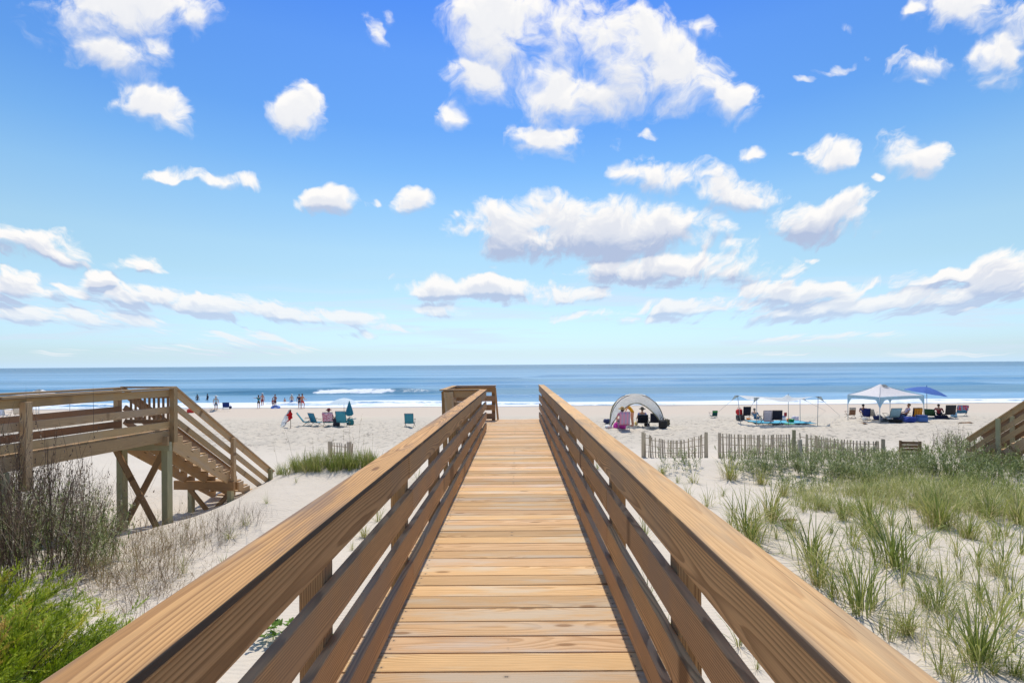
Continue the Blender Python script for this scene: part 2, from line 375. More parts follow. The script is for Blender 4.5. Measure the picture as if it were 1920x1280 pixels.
SWELLS = [  # y, half-depth, height, x0, x1
    (97., 2.2, 1.05, -70, -10), (84., 1.6, .30, -30, 60), (118., 3., .75, -20, 120), (112., 3., .6, -140, -30), (140., 4., .7, -60, 40), (150., 4., .8, 40, 170), (185., 6., .8, -160, 10), (215., 7., .9, 0, 220)]
def build_sea():
    ys = [56.]
    while ys[-1] < 300: ys.append(ys[-1]+.26+.012*(ys[-1]-56))
    while ys[-1] < 30000: ys.append(ys[-1]*1.10)
    ys = np.array(ys)
    s = np.linspace(-1, 1, 361)
    Y, S = np.meshgrid(ys, s, indexing='ij')
    X = S*np.minimum(2.2*Y, 60000)
    Z = np.zeros_like(X); Fm = np.zeros_like(X)
    for (y0, d, h, a, b) in SWELLS:
        yc = y0+2.2*fbm(X*.03, X*0+y0, 2, 5)
        e = np.clip((X-a)/14, 0, 1)*np.clip((b-X)/14, 0, 1); e = e*e*(3-2*e)
        q = (Y-yc)/d
        Z += h*e*np.where(q < 0, np.exp(-(q*1.7)**2), np.exp(-(q*.75)**2))*(.85+.3*fbm(X*.08, Y*.02, 2, 9))
    near = np.clip((260-Y)/100, 0, 1)
    Z += near*.10*fbm(X*.06, Y*.35, 4, 41)
    Z *= np.clip((Y-66)/8, .12, 1)
    # the curling breaker on the left and a thin crest on the right
    yc = 97+2.2*fbm(X*.03, X*0+97., 2, 5)
    e = np.clip((X+42)/3, 0, 1)*np.clip((-22-X)/4, 0, 1)
    Fm = np.maximum(Fm, e*np.clip(1.15-np.abs((Y-yc+1.1)/1.7), 0, 1)*(.78+.45*fbm(X*.5, Y*.9, 3, 8)))
    e = np.clip((X-15)/3, 0, 1)*np.clip((30-X)/4, 0, 1)
    Fm = np.maximum(Fm, .50*e*np.clip(1.2-np.abs((Y-86.)/.8), 0, 1))
    for (yl, xa, xb, th, am) in ((88., -75, -48, 1.0, .7), (84., -12, 28, .8, .5), (118., 30, 75, 1.3, .55), (79., 45, 110, .9, .6), (76., -60, -20, .8, .55)):
        e = np.clip((X-xa)/6, 0, 1)*np.clip((xb-X)/6, 0, 1)
        Fm = np.maximum(Fm, am*e*np.clip(1.15-np.abs((Y-yl-1.5*fbm(X*.05, X*0+yl, 2, 3))/th), 0, 1)*(.6+.9*fbm(X*.16, Y*.3, 3, 12)))
    # surf washing up the beach
    edge = 62.6+1.6*fbm(X*.045, X*0, 3, 77)+.5*fbm(X*.25, X*0, 2, 3)
    wid = np.interp(X, [-120, -45, -15, 0, 30, 70, 130], [14, 14.5, 13, 8., 7.5, 8.5, 9])*(1+.25*fbm(X*.05, X*0+4, 2, 15))
    q = (Y-edge)/wid
    f = np.where(q < 0, 0, np.clip(1.15-q**2*1.1, 0, 1))
    f = f*(.72+.5*fbm(X*.10, Y*.5, 3, 61))
    f = np.maximum(f, .95*np.exp(-((Y-edge-wid*.55)/1.1)**2))*(Y > edge-.3)
    Fm = np.maximum(Fm, f)
    Z += .22*np.exp(-((Y-edge-wid*.55)/1.2)**2)+.06*np.clip(Fm, 0, 1)
    n0, n1 = Y.shape
    i = (np.arange(n0-1)[:, None]*n1+np.arange(n1-1)[None]).ravel()
    me = mesh_np('sea', np.stack([X, Y, Z], -1), np.stack([i, i+1, i+n1+1, i+n1], -1), smooth=True)
    pattr(me, 'foam', Fm)
    tag(link_mesh('sea', me, sea_material()), kind='structure')

# ------------------------------------------------------------------ timber
def wood(name, early, late, grey, greyamt=.4, ring=.0075, contrast=1., rough=.72, knots=1.25, stain=0., tones=(.80, 1.14), nails=False):
    m, t = material(name)
    b = t.attr('bco', 1); var = t.attr('bvar')
    x, y, z = t.sep(b)
    sp = t.xyz(t.m('MULTIPLY', x, .42), t.m('MULTIPLY', var, 7.), 0.)
    w1 = t.noise(sp, 1., 2, .5, out=1)
    a1, a2, a3 = t.sep(w1)
    y0 = t.m('MULTIPLY', t.m('SUBTRACT', a1, .5), .13)
    z0 = t.m('MULTIPLY_ADD', a2, .16, -.03)
    # knots
    kv = t.n('ShaderNodeTexVoronoi', {'Vector': t.xyz(t.m('MULTIPLY', x, knots), t.m('MULTIPLY_ADD', y, 4.5*knots/1.25, t.m('MULTIPLY', var, 13.)), 0.), 'Scale': 1.}, out=0, voronoi_dimensions='2D')
    kx = t.m('POWER', 2.718, t.m('MULTIPLY', t.m('MULTIPLY', kv, kv), -28.))
    fine = t.noise(t.xyz(t.m('MULTIPLY', x, 3.), t.m('MULTIPLY', y, 60.), t.m('MULTIPLY', z, 60.)), 1., 3, .6)
    dy = t.m('SUBTRACT', y, y0); dz = t.m('ADD', z, z0)
    r = t.m('SQRT', t.m('MULTIPLY_ADD', dy, dy, t.m('MULTIPLY', dz, dz)))
    r = t.m('MULTIPLY_ADD', kx, .020, r)
    r = t.m('MULTIPLY_ADD', fine, .0035, r)
    f = t.m('FRACT', t.m('DIVIDE', r, ring))
    f = t.m('MULTIPLY', t.sstep(f, .25, .88), t.sstep(f, 1., .9))
    blot = t.noise(t.xyz(t.m('MULTIPLY', x, 1.3), t.m('MULTIPLY', y, 7.), t.m('MULTIPLY', var, 9.)), 1., 4, .6)
    c = t.mix(t.m('MULTIPLY', f, t.m('MULTIPLY', t.lstep(blot, .3, .7, .45, 1.), contrast), clamp=True), early, late)
    fib = t.noise(t.xyz(t.m('MULTIPLY', x, 5.), t.m('MULTIPLY', y, 220.), t.m('MULTIPLY', z, 220.)), 1., 2, .6)
    g = t.lstep(fib, .25, .75, .82, 1.14)
    c = t.mix(1., c, t.xyz(g, g, g), 'MULTIPLY')
    c = t.mix(t.m('MULTIPLY', t.sstep(blot, .46, .66), greyamt), c, grey)
    tone = t.lstep(var, 0., 1., *tones)
    c = t.mix(1., c, t.xyz(tone, tone, t.m('MULTIPLY', tone, t.lstep(t.m('FRACT', t.m('MULTIPLY', var, 7.3)), 0., 1., .90, 1.06))), 'MULTIPLY')
    kn = t.sstep(kv, .085*knots/1.25, .035*knots/1.25)
    c = t.mix(t.m('MULTIPLY', kn, .75), c, (late[0]*.5, late[1]*.45, late[2]*.4, 1))
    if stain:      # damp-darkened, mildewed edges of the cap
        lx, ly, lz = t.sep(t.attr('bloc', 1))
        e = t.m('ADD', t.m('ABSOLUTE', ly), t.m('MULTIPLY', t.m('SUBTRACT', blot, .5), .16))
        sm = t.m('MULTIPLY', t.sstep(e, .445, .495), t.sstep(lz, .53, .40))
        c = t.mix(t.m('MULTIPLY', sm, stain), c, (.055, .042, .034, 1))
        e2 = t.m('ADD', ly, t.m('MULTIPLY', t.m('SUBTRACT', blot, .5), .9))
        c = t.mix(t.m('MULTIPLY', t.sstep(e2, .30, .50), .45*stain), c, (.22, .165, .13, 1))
    if nails:
        lx, ly, lz = t.sep(t.attr('bloc', 1)); ax = t.m('MULTIPLY', t.m('ABSOLUTE', lx), 1.55)
        ax = t.m('ADD', ax, t.m('MULTIPLY', t.m('SUBTRACT', t.m('FRACT', t.m('MULTIPLY', var, 11.7)), .5), .035)); nx = t.m('MINIMUM', t.m('ADD', ax, t.m('MULTIPLY', t.m('GREATER_THAN', t.m('FRACT', t.m('MULTIPLY', var, 5.3)), .35), .1)), t.m('ABSOLUTE', t.m('SUBTRACT', ax, .58))); ny = t.m('SUBTRACT', t.m('MULTIPLY', t.m('ABSOLUTE', ly), .1375), t.m('MULTIPLY_ADD', var, .012, .032))
        nd = t.m('SQRT', t.m('MULTIPLY_ADD', nx, nx, t.m('MULTIPLY', ny, ny)))
        c = t.mix(t.m('MULTIPLY', t.sstep(nd, .020, .003), .35), c, (.20, .14, .09, 1))
        c = t.mix(t.sstep(nd, .0052, .0040), c, (.10, .085, .07, 1))
    # checks along the grain
    ck = t.noise(t.xyz(t.m('MULTIPLY', x, .9), t.m('MULTIPLY', y, 90.), t.m('MULTIPLY', var, 31.)), 1., 2, .5)
    ckm = t.sstep(ck, .70, .76)
    c = t.mix(t.m('MULTIPLY', ckm, .6), c, (late[0]*.35, late[1]*.33, late[2]*.3, 1))
    h = t.m('MULTIPLY_ADD', f, -.5, t.m('MULTIPLY', fib, .6))
    h = t.m('MULTIPLY_ADD', ckm, -1.2, h)
    t.out(t.bsdf(Base_Color=c, Roughness=rough, Normal=t.bump(h, .45, .0015), Specular_IOR_Level=.3))
    return m

class Boards:
    """collects planks (boxes) that end up in ONE mesh, with per-plank grain coordinates"""
    def __init__(s): s.V = []; s.Fc = []; s.B = []; s.r = []; s.L = []
    def plank(s, p0, p1, w, th, up=(0, 0, 1), jitter=0., roll=0.):
        """plank whose axis runs p0->p1; w is measured across (perpendicular to up), th along up"""
        p0 = Vector(p0); p1 = Vector(p1); d = p1-p0; L = d.length; d.normalize()
        up = Vector(up); side = up.cross(d); side.normalize(); upv = d.cross(side)
        if roll:
            q = Matrix.Rotation(roll, 3, d); side = q @ side; upv = q @ upv
        rnd = random.random(); o = random.random()*40; sy = random.choice((-1, 1)); oy = random.uniform(-.11, .11)
        n = len(s.V)
        for a in (0, L):
            for bb in (-w/2, w/2):
                for c in (-th/2, th/2):
                    j = Vector((random.uniform(-1, 1), random.uniform(-1, 1), random.uniform(-1, 1)))*jitter
                    s.V.append(p0+d*a+side*bb+upv*c+j)
                    s.B.append((a+o, bb*sy+oy, c)); s.r.append(rnd); s.L.append(((a/L-.5), bb/w, c/th))
        s.Fc += [tuple(n+k for k in q) for q in ((0,1,3,2),(4,6,7,5),(0,4,5,1),(2,3,7,6),(0,2,6,4),(1,5,7,3))]
        return s
    def prism(s, pts, th, axis_dir, normal):
        """board cut to an outline (pts in order, planar), thickness th along normal"""
        nrm = Vector(normal).normalized(); ax = Vector(axis_dir).normalized(); side = nrm.cross(ax)
        rnd = random.random(); o = random.random()*40; n = len(s.V); k = len(pts); c0 = Vector(pts[0])
        for c in (-th/2, th/2):
            for p in pts:
                p = Vector(p); s.V.append(p+nrm*c); dlt = p-c0
                s.B.append((dlt.dot(ax)+o, dlt.dot(side), c)); s.r.append(rnd); s.L.append((0, 0, 0))
        s.Fc.append(tuple(n+i for i in range(k))[::-1]); s.Fc.append(tuple(n+k+i for i in range(k)))
        for i in range(k):
            j = (i+1) % k; s.Fc.append((n+i, n+j, n+k+j, n+k+i))
        return s
    def build(s, name, mat, parent=None, bevel=.004, seg=2):
        me = bpy.data.meshes.new(name); me.from_pydata([tuple(v) for v in s.V], [], s.Fc); me.update(); me.shade_flat()
        bm = bmesh.new(); bm.from_mesh(me); bmesh.ops.recalc_face_normals(bm, faces=bm.faces); bm.to_mesh(me); bm.free(); me.polygons.foreach_set('use_smooth', [False]*len(me.polygons))
        pattr(me, 'bco', s.B, 'FLOAT_VECTOR'); pattr(me, 'bvar', s.r); pattr(me, 'bloc', s.L, 'FLOAT_VECTOR')
        o = link_mesh(name, me, mat, parent)
        if bevel:
            b = o.modifiers.new('bevel', 'BEVEL'); b.width = bevel; b.segments = seg; b.limit_method = 'ANGLE'; b.harden_normals = False
        return o

W = {}
def make_woods():
    W['deck'] = wood('deck_timber', (.75, .485, .255, 1), (.47, .25, .10, 1), (.64, .52, .39, 1), .8, .0095, .9, knots=.9, tones=(.68, 1.14), nails=True)
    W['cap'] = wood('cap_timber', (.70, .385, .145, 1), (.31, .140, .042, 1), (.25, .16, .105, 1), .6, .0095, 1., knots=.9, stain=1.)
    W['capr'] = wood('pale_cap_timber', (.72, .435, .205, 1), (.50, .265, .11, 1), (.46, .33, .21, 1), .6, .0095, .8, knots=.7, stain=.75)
    W['rail'] = wood('rail_timber', (.58, .34, .155, 1), (.21, .105, .040, 1), (.38, .26, .16, 1), .65, .0095, 1., knots=.9)
    W['post'] = wood('post_timber', (.44, .25, .11, 1), (.20, .10, .04, 1), (.22, .16, .11, 1), .4, .008, 1.)
    W['old'] = wood('weathered_timber', (.55, .36, .19, 1), (.30, .17, .078, 1), (.46, .34, .235, 1), .6, .008, .8)
    W['oldd'] = wood('dark_weathered_timber', (.33, .19, .095, 1), (.19, .11, .058, 1), (.29, .21, .15, 1), .5, .008, .8)
    W['pile'] = wood('green_treated_timber', (.38, .35, .20, 1), (.25, .24, .125, 1), (.42, .36, .25, 1), .5, .008, .7)
    W['grey'] = wood('grey_fence_timber', (.56, .46, .33, 1), (.34, .26, .18, 1), (.52, .45, .35, 1), .6, .006, .7)

# ------------------------------------------------------------------ the boardwalk we stand on
X0 = -.055; DECK = EYE-1.38
def build_boardwalk():
    root = empty('boardwalk', (X0, 6, DECK), 0, 'long wooden boardwalk with plank deck and railings leading down to the beach', 'boardwalk')
    root.location = (0, 0, 0)
    b = Boards(); y = -1.6; pitch = .1434
    while y < 12.44:
        b.plank((X0-.775+random.uniform(-.006, .006), y, DECK-.019+random.uniform(-.0015, .0015)), (X0+.775+random.uniform(-.006, .006), y+random.uniform(-.001, .001), DECK-.019+random.uniform(-.0015, .0015)), .1378+random.uniform(-.003, .0015), .036)
        if 10.3 < y < 12.3:      # the bay on the left has its own deck
            b.plank((X0-1.42, y, DECK-.019), (X0-.780, y, DECK-.019), .1375, .036)
        y += pitch
    b.build('deck', W['deck'], root, .004)
    b = Boards()
    for x in (-.60, -.02, .56): b.plank((X0+x, -1.6, DECK-.137), (X0+x, 12.4, DECK-.137), .038, .19)
    b.plank((X0-.80, -1.6, DECK-.14), (X0-.80, 12.4, DECK-.14), .038, .184); b.plank((X0+.80, -1.6, DECK-.14), (X0+.80, 12.4, DECK-.14), .038, .184)
    b.build('joists', W['oldd'], root, .003)
    for s, yend, first in ((-1, 10.25, .52), (1, 12.46, .58)):
        rl = empty('railing', (0, 0, 0)); rl.parent = root
        tag(rl, 'left railing with darker orange cap' if s < 0 else 'right railing with paler cap')
        # posts outside the boards, from the sand to the cap
        y = first; 
        while y < yend+.1:
            yy = min(y, yend-.05)
            p = Boards(); g = ground(X0+s*.70, yy)-.3
            p.plank((X0+s*.681, yy, g), (X0+s*.681, yy, EYE-.538), .088, .088, up=(0, 1, 0)).build('post', W['post'], rl, .004)
            y += 1.25
        # cap boards
        cuts = [-1.6, 2.93, 6.6, yend] if s < 0 else [-1.6, 4.55, 8.6, yend]
        for a, c in zip(cuts, cuts[1:]):
            p = Boards(); p.plank((X0+s*.657+random.uniform(-.002, .002), a+.002, EYE-.5235), (X0+s*.657+random.uniform(-.002, .002), c-.002, EYE-.5235), .143, .025)
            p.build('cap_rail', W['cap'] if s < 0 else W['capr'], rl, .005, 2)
        for k, zc in enumerate((.612, .841, 1.063, 1.283)):
            cu = [[-1.6, 2.93, 6.7, yend], [-1.6, 3.02, 5.5, 9.2, yend], [-1.6, 4.3, 8.0, yend], [-1.6, 3.02, 6.75, yend]][k] if s < 0 else [[-1.6, 4.24, 7.9, yend], [-1.6, 3.0, 6.75, yend], [-1.6, 3.0, 5.5, 9.2, yend], [-1.6, 4.25, 8.0, yend]][k]
            for a, c in zip(cu, cu[1:]):
                p = Boards(); q = random.uniform(-.004, .004)
                xo = .617
                p.plank((X0+s*xo, a+.0025, EYE-zc+q), (X0+s*xo+random.uniform(-.003, .003), c-.0025, EYE-zc+q*.3), .038, .140)
                p.build('rail_board', W['rail'], rl, .005, 2)
    # the bay with its own flared railing on the left at the far end
    bay = empty('railing', (0, 0, 0)); bay.parent = root; tag(bay, 'railing round the bay at the far left end')
    xl, xr, ya, yb = X0-1.43, X0-.50, 10.27, 12.2
    for k, zc in enumerate((.612, .841, 1.063, 1.283)):
        f = .10*(1.3-zc)
        Boards().plank((X0-.70, ya, EYE-zc), (xl-f, ya, EYE-zc), .038, .14).build('rail_board', W['rail'], bay, .006)
        Boards().plank((xl-f, ya+.02, EYE-zc), (xl-f, yb-.02, EYE-zc), .038, .14, roll=-.1).build('rail_board', W['rail'], bay, .006)
        Boards().plank((xl-f, yb, EYE-zc), (xr, yb, EYE-zc), .038, .14).build('rail_board', W['rail'], bay, .006)
    for a, c, w in (((X0-.727, ya+.0, EYE-.5235), (xl-.15, ya, EYE-.5235), .14), ((xl-.09, ya+.07, EYE-.5225), (xl-.09, yb-.07, EYE-.5225), .13), ((xl-.15, yb, EYE-.5235), (xr+.02, yb, EYE-.5235), .14)):
        Boards().plank(a, c, w, .025).build('cap_rail', W['capr'], bay, .006)
    for x, y in ((xl-.02, ya+.065), (xl-.02, yb-.065), (xr-.05, yb+.065), (X0-.80, ya+.065)):
        Boards().plank((x, y, ground(x, y)-.3), (x-.06 if x < -1.2 else x, y, EYE-.552), .088, .088, up=(0, 1, 0)).build('post', W['post'], bay, .004)
    Boards().plank((xl+.30, ya+.04, EYE-.94), (xl+.30, yb-.04, EYE-.94), .34, .038).build('seat', W['deck'], bay, .005)
    Boards().plank((xr-.01, yb+.02, EYE-.56), (xr+.06, yb+.02, DECK+.01), .05, .038, up=(0, 1, 0)).build('brace', W['capr'], bay, .004)
    # broad end panel of the bay that faces the walkway
    Boards().plank((xl+.04, ya-.045, EYE-.56), (xl+.10, ya-.045, DECK-.1), .19, .038, up=(0, 1, 0)).build('end_panel', W['deck'], bay, .005)
    # stairs beyond the far edge
    st = Boards()
    gz = ground(0, 15.2)
    n = int((DECK-gz)/.19)
    for k in range(1, n+1):
        st.plank((X0-.6, 12.50+.28*k, DECK-.19*k-.019), (X0+.6, 12.50+.28*k, DECK-.19*k-.019), .28, .036)
    st.build('stair_treads', W['deck'], root, .004)
    sg = Boards()
    for x in (-.62, .62): sg.plank((X0+x, 12.46, DECK-.16), (X0+x, 12.46+.28*(n+.6), DECK-.16-.19*(n+.6)), .038, .26)
    sg.build('stringers', W['old'], root, .004)

# ------------------------------------------------------------------ the neighbouring walkway with stairs (left)
def build_left_walkway():
    root = empty('beach_walkway', (0, 0, 0), 0, 'raised weathered wooden walkway on green pilings with stairs descending to the sand', 'walkway')
    d = Vector((.1045, .9945, 0)); n = Vector((.9945, -.1045, 0)); E = Vector((-7.8, 10.97, 0)); w = 1.2
    def pt(along, across, zrel): return E+d*along+n*across+Vector((0, 0, EYE+zrel))   # across 0 = right edge, negative to the left
    b = Boards(); a = -9.
    while a < 0:
        b.plank(pt(a, -w-.02, -1.395), pt(a, .0, -1.395), .1375, .034); a += .1434
    b.build('deck', W['old'], root, .003)
    b = Boards()
    b.plank(pt(-9, .02, -1.53), pt(.03, .02, -1.53), .038, .235); b.plank(pt(-9, -w-.04, -1.53), pt(.03, -w-.04, -1.53), .038, .235)
    b.plank(pt(-9, -.6, -1.53), pt(0, -.6, -1.53), .038, .20)
    b.build('fascia', W['old'], root, .004)
    for al in (-.10, -3.3, -6.6):
        bm_ = Boards(); bm_.plank(pt(al-.10, -w-.16, -1.745), pt(al-.10, .16, -1.745), .07, .19); bm_.build('beam', W['pile'], root, .004)
        Boards().plank(pt(al-.16, -.16, -1.62), pt(al-.16, .16, -1.62), .04, .20).build('beam_end', W['old'], root, .004)
        for ac in (-.02, -w+.08):
            p = pt(al, ac, 0); Boards().plank((p.x, p.y, ground(p.x, p.y)-.4), (p.x, p.y, EYE-1.655), .145, .145, up=d).build('piling', W['pile'], root, .005)
    for (a0, z0, a1, z1, off) in ((-w+.02, -1.78, -.12, -3.62, -.12), (-.12, -1.78, -w+.02, -3.62, .10)):
        Boards().plank(pt(-.10+off, a0, z0), pt(-.10+off, a1, z1), .038, .14, up=(0, 0, 1)).build('cross_brace', W['oldd'] if off > 0 else W['post'], root, .004)
    # side railings
    for ac, nm, col in ((.0, 'right railing', 'old'), (-w, 'left railing', 'oldd')):
        rl = empty('railing'); rl.parent = root; s = 1 if ac == 0 else -1
        for al in (-.03, -3.02, -6.0, -8.9):
            lo = -1.68 if s > 0 else -1.5
            Boards().plank(pt(al, ac+s*.09, lo if al > -1 or s < 0 else -2.0), pt(al, ac+s*.09, -.475 if al > -1 else -.55), .115, .105, up=d).build('post', W['old'], rl, .004)
        Boards().plank(pt(-9, ac+s*.045, -.47), pt(.05, ac+s*.045, -.47), .14, .038).build('cap_rail', W['old'], rl, .005)
        for zc in (.575, .955, 1.285):
            Boards().plank(pt(-9, ac+s*.02, -zc), pt(-.02, ac+s*.02, -zc), .038, .15).build('rail_board', W[col], rl, .005)
    # gate of upright balusters across the head of the stairs
    gt = empty('gate'); gt.parent = root
    Boards().plank(pt(.03, -w+.06, -.66), pt(.03, -.06, -.66), .038, .085).plank(pt(.03, -w+.06, -1.23), pt(.03, -.06, -1.23), .038, .085).build('gate_rail', W['oldd'], gt, .003)
    for k in range(9):
        ac = -w+.14+k*(w-.28)/8
        Boards().plank(pt(.075, ac, -1.28), pt(.075, ac, -.62), .036, .036, up=d).build('baluster', W['oldd'], gt, .003)
    Boards().plank(pt(.05, -w-.02, -.455), pt(.05, .02, -.455), .10, .036).build('gate_cap', W['oldd'], gt, .003)
    # stairs
    sl_ = .735; run = 3.40
    st = empty('stairs'); st.parent = root
    nst = 13
    for k in range(nst):
        al = .16+k*.262; z = -1.56-.262*sl_*k
        Boards().plank(pt(al, -w+.05, z), pt(al, -.03, z), .275, .036).build('tread', W['old'], st, .004)
    for ac in (-w, -.6, .02):
        # saw-tooth stringer
        pts = [pt(0., ac, -1.60)]
        for k in range(nst):
            al = .03+k*.262; z = -1.58-.262*sl_*k
            pts += [pt(al, ac, z), pt(al+.262, ac, z)]
        e = .03+nst*.262
        pts += [pt(e, ac, -1.58-.262*sl_*(nst-1)-.26), pt(.0, ac, -1.58-.30)]
        pts = pts[1:]
        dd = (pts[-2]-pts[-1])
        Boards().prism(pts, .038, dd, n).build('stringer', W['old'], st, .003)
    for ac, col, s in ((.03, 'old', 1), (-w, 'oldd', -1)):
        rl = empty('stair_railing'); rl.parent = root
        for zc, ww in ((.53, .15), (.86, .13), (1.17, .13)):
            Boards().plank(pt(.08, ac+s*.03, -zc-.08*sl_), pt(run+.25 if zc < .6 else run+.02, ac+s*.03, -zc-(run+.25 if zc < .6 else run+.02)*sl_), .038, ww).build('rail_board', W[col], rl, .005)
        Boards().plank(pt(.02, ac+s*.03, -.445), pt(run+.3, ac+s*.03, -.445-(run+.28)*sl_), .10, .036).build('cap_rail', W[col], rl, .005)
        for al in (1.86, run+.05):
            Boards().plank(pt(al, ac+s*.10, -3.02 if al < 2 else -3.9), pt(al, ac+s*.10, -.50-al*sl_), .095, .095, up=d).build('post', W['old'] if al < 2 else W['pile'], rl, .004)
    Boards().plank(pt(1.80, -w-.30, -3.12), pt(1.80, .20, -3.12), .07, .235).plank(pt(1.98, -w-.20, -3.16), pt(1.98, .18, -3.16), .07, .2).build('beam', W['post'], st, .004)
    for ac in (.02, -w+.10):
        p = pt(1.89, ac, 0); Boards().plank((p.x, p.y, ground(p.x, p.y)-.4), (p.x, p.y, EYE-3.08), .12, .12, up=d).build('piling', W['pile'], st, .004)
    Boards().plank(pt(1.83, -w+.1, -3.22), pt(1.83, -.45, -3.95), .038, .12).plank(pt(1.97, .05, -3.22), pt(1.97, -.62, -3.95), .038, .12).build('cross_brace', W['post'], st, .004)

# ------------------------------------------------------------------ stair rail of the next walkway on the right
def build_right_walkway():
    a = at(1815, 825, 15.6); b2 = at(2060, 668, 13.2)
    root = empty('beach_walkway', (0, 0, 0), 0, 'wooden stair railing descending among dark shrubs at the right edge', 'walkway')
    root.name = 'stair_walkway'
    dv = (b2-a); dn = Vector((dv.x, dv.y, 0)).normalized(); side = Vector((-dn.y, dn.x, 0))
    if side.y < 0: side = -side
    for off, col in ((0, 'old'), (1.15, 'oldd')):
        rl = empty('stair_railing'); rl.parent = root
        for dz, ww in ((0, .16), (-.36, .13), (-.68, .13)):
            o = side*off+Vector((0, 0, dz)); Boards().plank(a+o, b2+o, .038, ww).build('rail_board', W[col], rl, .005)
        Boards().plank(a+side*off+Vector((0, 0, .085)), b2+side*off+Vector((0, 0, .085)), .10, .034).build('cap_rail', W[col], rl, .005)
        for f in (.27, .95):
            p = a.lerp(b2, f)+side*(off-.08)
            Boards().plank((p.x, p.y, ground(p.x, p.y)-.3), (p.x, p.y, p.z+.06), .10, .10, up=dn).build('post', W['pile'], rl, .004)
    st = Boards(); q = 11
    for k in range(q):
        p = a.lerp(b2, .08+.9*k/q)+Vector((0, 0, -1.05)); st.plank(p+side*.05, p+side*1.1, .27, .036)
    st.build('stair_treads', W['old'], root, .004)
    sg = Boards()
    for off in (.03, 1.12): sg.plank(a+side*off+Vector((0, 0, -1.15)), b2+side*off+Vector((0, 0, -1.15)), .038, .26)
    sg.build('stringers', W['old'], root, .004)
# ------------------------------------------------------------------ vegetation
def leaf_material(name, stops, rough=.5, transl=.35, spec=.35):
    m, t = material(name)
    v = t.attr('bvar'); h = t.attr('bt')
    nz = t.noise(t.n('ShaderNodeNewGeometry', out=0), 1.1, 2, .5)
    c = t.ramp(t.m('ADD', v, t.m('MULTIPLY', t.m('SUBTRACT', nz, .5), .5)), stops)
    c = t.mix(t.m('MULTIPLY', t.sstep(h, .25, .0), .45), c, (.30, .27, .13, 1))      # straw-coloured sheaths at the foot
    b = t.bsdf(Base_Color=c, Roughness=rough, Specular_IOR_Level=spec)
    tr = t.n('ShaderNodeBsdfTranslucent', {0: c})
    t.out(t.n('ShaderNodeMixShader', {0: transl, 1: b, 2: tr}))
    return m
VG = {}
def make_greens():
    VG['beach'] = leaf_material('beach_grass', [(0., (.095,.145,.022)), (.35, (.23,.285,.055)), (.7, (.44,.43,.13)), (.9, (.58,.48,.23)), (1., (.62,.52,.32))])
    VG['pale'] = leaf_material('pale_grass', [(0., (.22,.26,.06)), (.4, (.42,.43,.14)), (.75, (.60,.55,.24)), (1., (.66,.56,.34))])
    VG['leafy'] = leaf_material('silvery_leaves', [(0., (.075,.115,.022)), (.4, (.175,.225,.060)), (.75, (.34,.37,.15)), (1., (.56,.55,.36))])
    VG['dry'] = leaf_material('dry_stalks', [(0., (.075,.048,.040)), (.4, (.15,.10,.072)), (.75, (.29,.22,.155)), (1., (.42,.36,.26))], .8, .15, .15)
    VG['straw'] = leaf_material('straw_grass', [(0., (.14,.085,.04)), (.3, (.25,.17,.085)), (.6, (.38,.29,.15)), (.85, (.30,.31,.10)), (1., (.22,.27,.07))], .7, .25, .2)
    VG['juniper'] = leaf_material('juniper_needles', [(0., (.07,.12,.006)), (.35, (.27,.37,.010)), (.7, (.52,.58,.025)), (.92, (.66,.62,.06)), (1., (.58,.36,.07))], .5, .3)
    VG['clover'] = leaf_material('round_leaves', [(0., (.10,.20,.02)), (1., (.22,.36,.05))], .45, .35)
    VG['stem'] = leaf_material('woody_stems', [(0., (.06,.045,.03)), (1., (.16,.12,.08))], .9, 0., .1)

def blades(base, az, L, bend, w, lean, segs=4, twist=0.):
    base = np.asarray(base, float); N = len(base); K = segs
    az = np.broadcast_to(az, N).astype(float); L = np.broadcast_to(L, N); bend = np.broadcast_to(bend, N); w = np.broadcast_to(w, N); lean = np.broadcast_to(lean, N)
    V = np.zeros((N, K*2+1, 3)); T = np.zeros((N, K*2+1))
    p = base.copy(); sd = np.stack([-np.sin(az+twist), np.cos(az+twist), np.zeros(N)], -1)
    for k in range(K+1):
        f = k/K
        ww = w*(1-.75*f**1.5)*(.7+.6*min(f*4, 1)) if k < K else w*0
        if k < K:
            V[:, 2*k] = p-sd*ww[:, None]/2; V[:, 2*k+1] = p+sd*ww[:, None]/2; T[:, 2*k:2*k+2] = f
        else:
            V[:, 2*K] = p; T[:, 2*K] = 1
        a = lean+bend*f
        p = p+(L/K)[:, None]*np.stack([np.sin(a)*np.cos(az), np.sin(a)*np.sin(az), np.cos(a)], -1)
    n = 2*K+1; off = (np.arange(N)*n)[:, None]
    q = np.concatenate([off+np.array([[2*k, 2*k+1, 2*k+3, 2*k+2]]) for k in range(K-1)], 0)
    tr = off+np.array([[2*K-2, 2*K-1, 2*K]])
    return V.reshape(-1, 3), q, tr, T.ravel(), n
def plant_mesh(name, parts):
    """parts: list of (blades result, per-blade variation)"""
    Vs, Q, Tt, Ts, B = [], [], [], [], []; o = 0
    for (V, q, tr, T, n), var in parts:
        Vs.append(V); Q.append(q+o); Tt.append(tr+o); Ts.append(T); B.append(np.repeat(var, n)); o += len(V)
    me = mesh_np(name, np.concatenate(Vs), np.concatenate(Q), True, np.concatenate(Tt))
    pattr(me, 'bvar', np.concatenate(B)); pattr(me, 'bt', np.concatenate(Ts))
    return me
U = rng.uniform
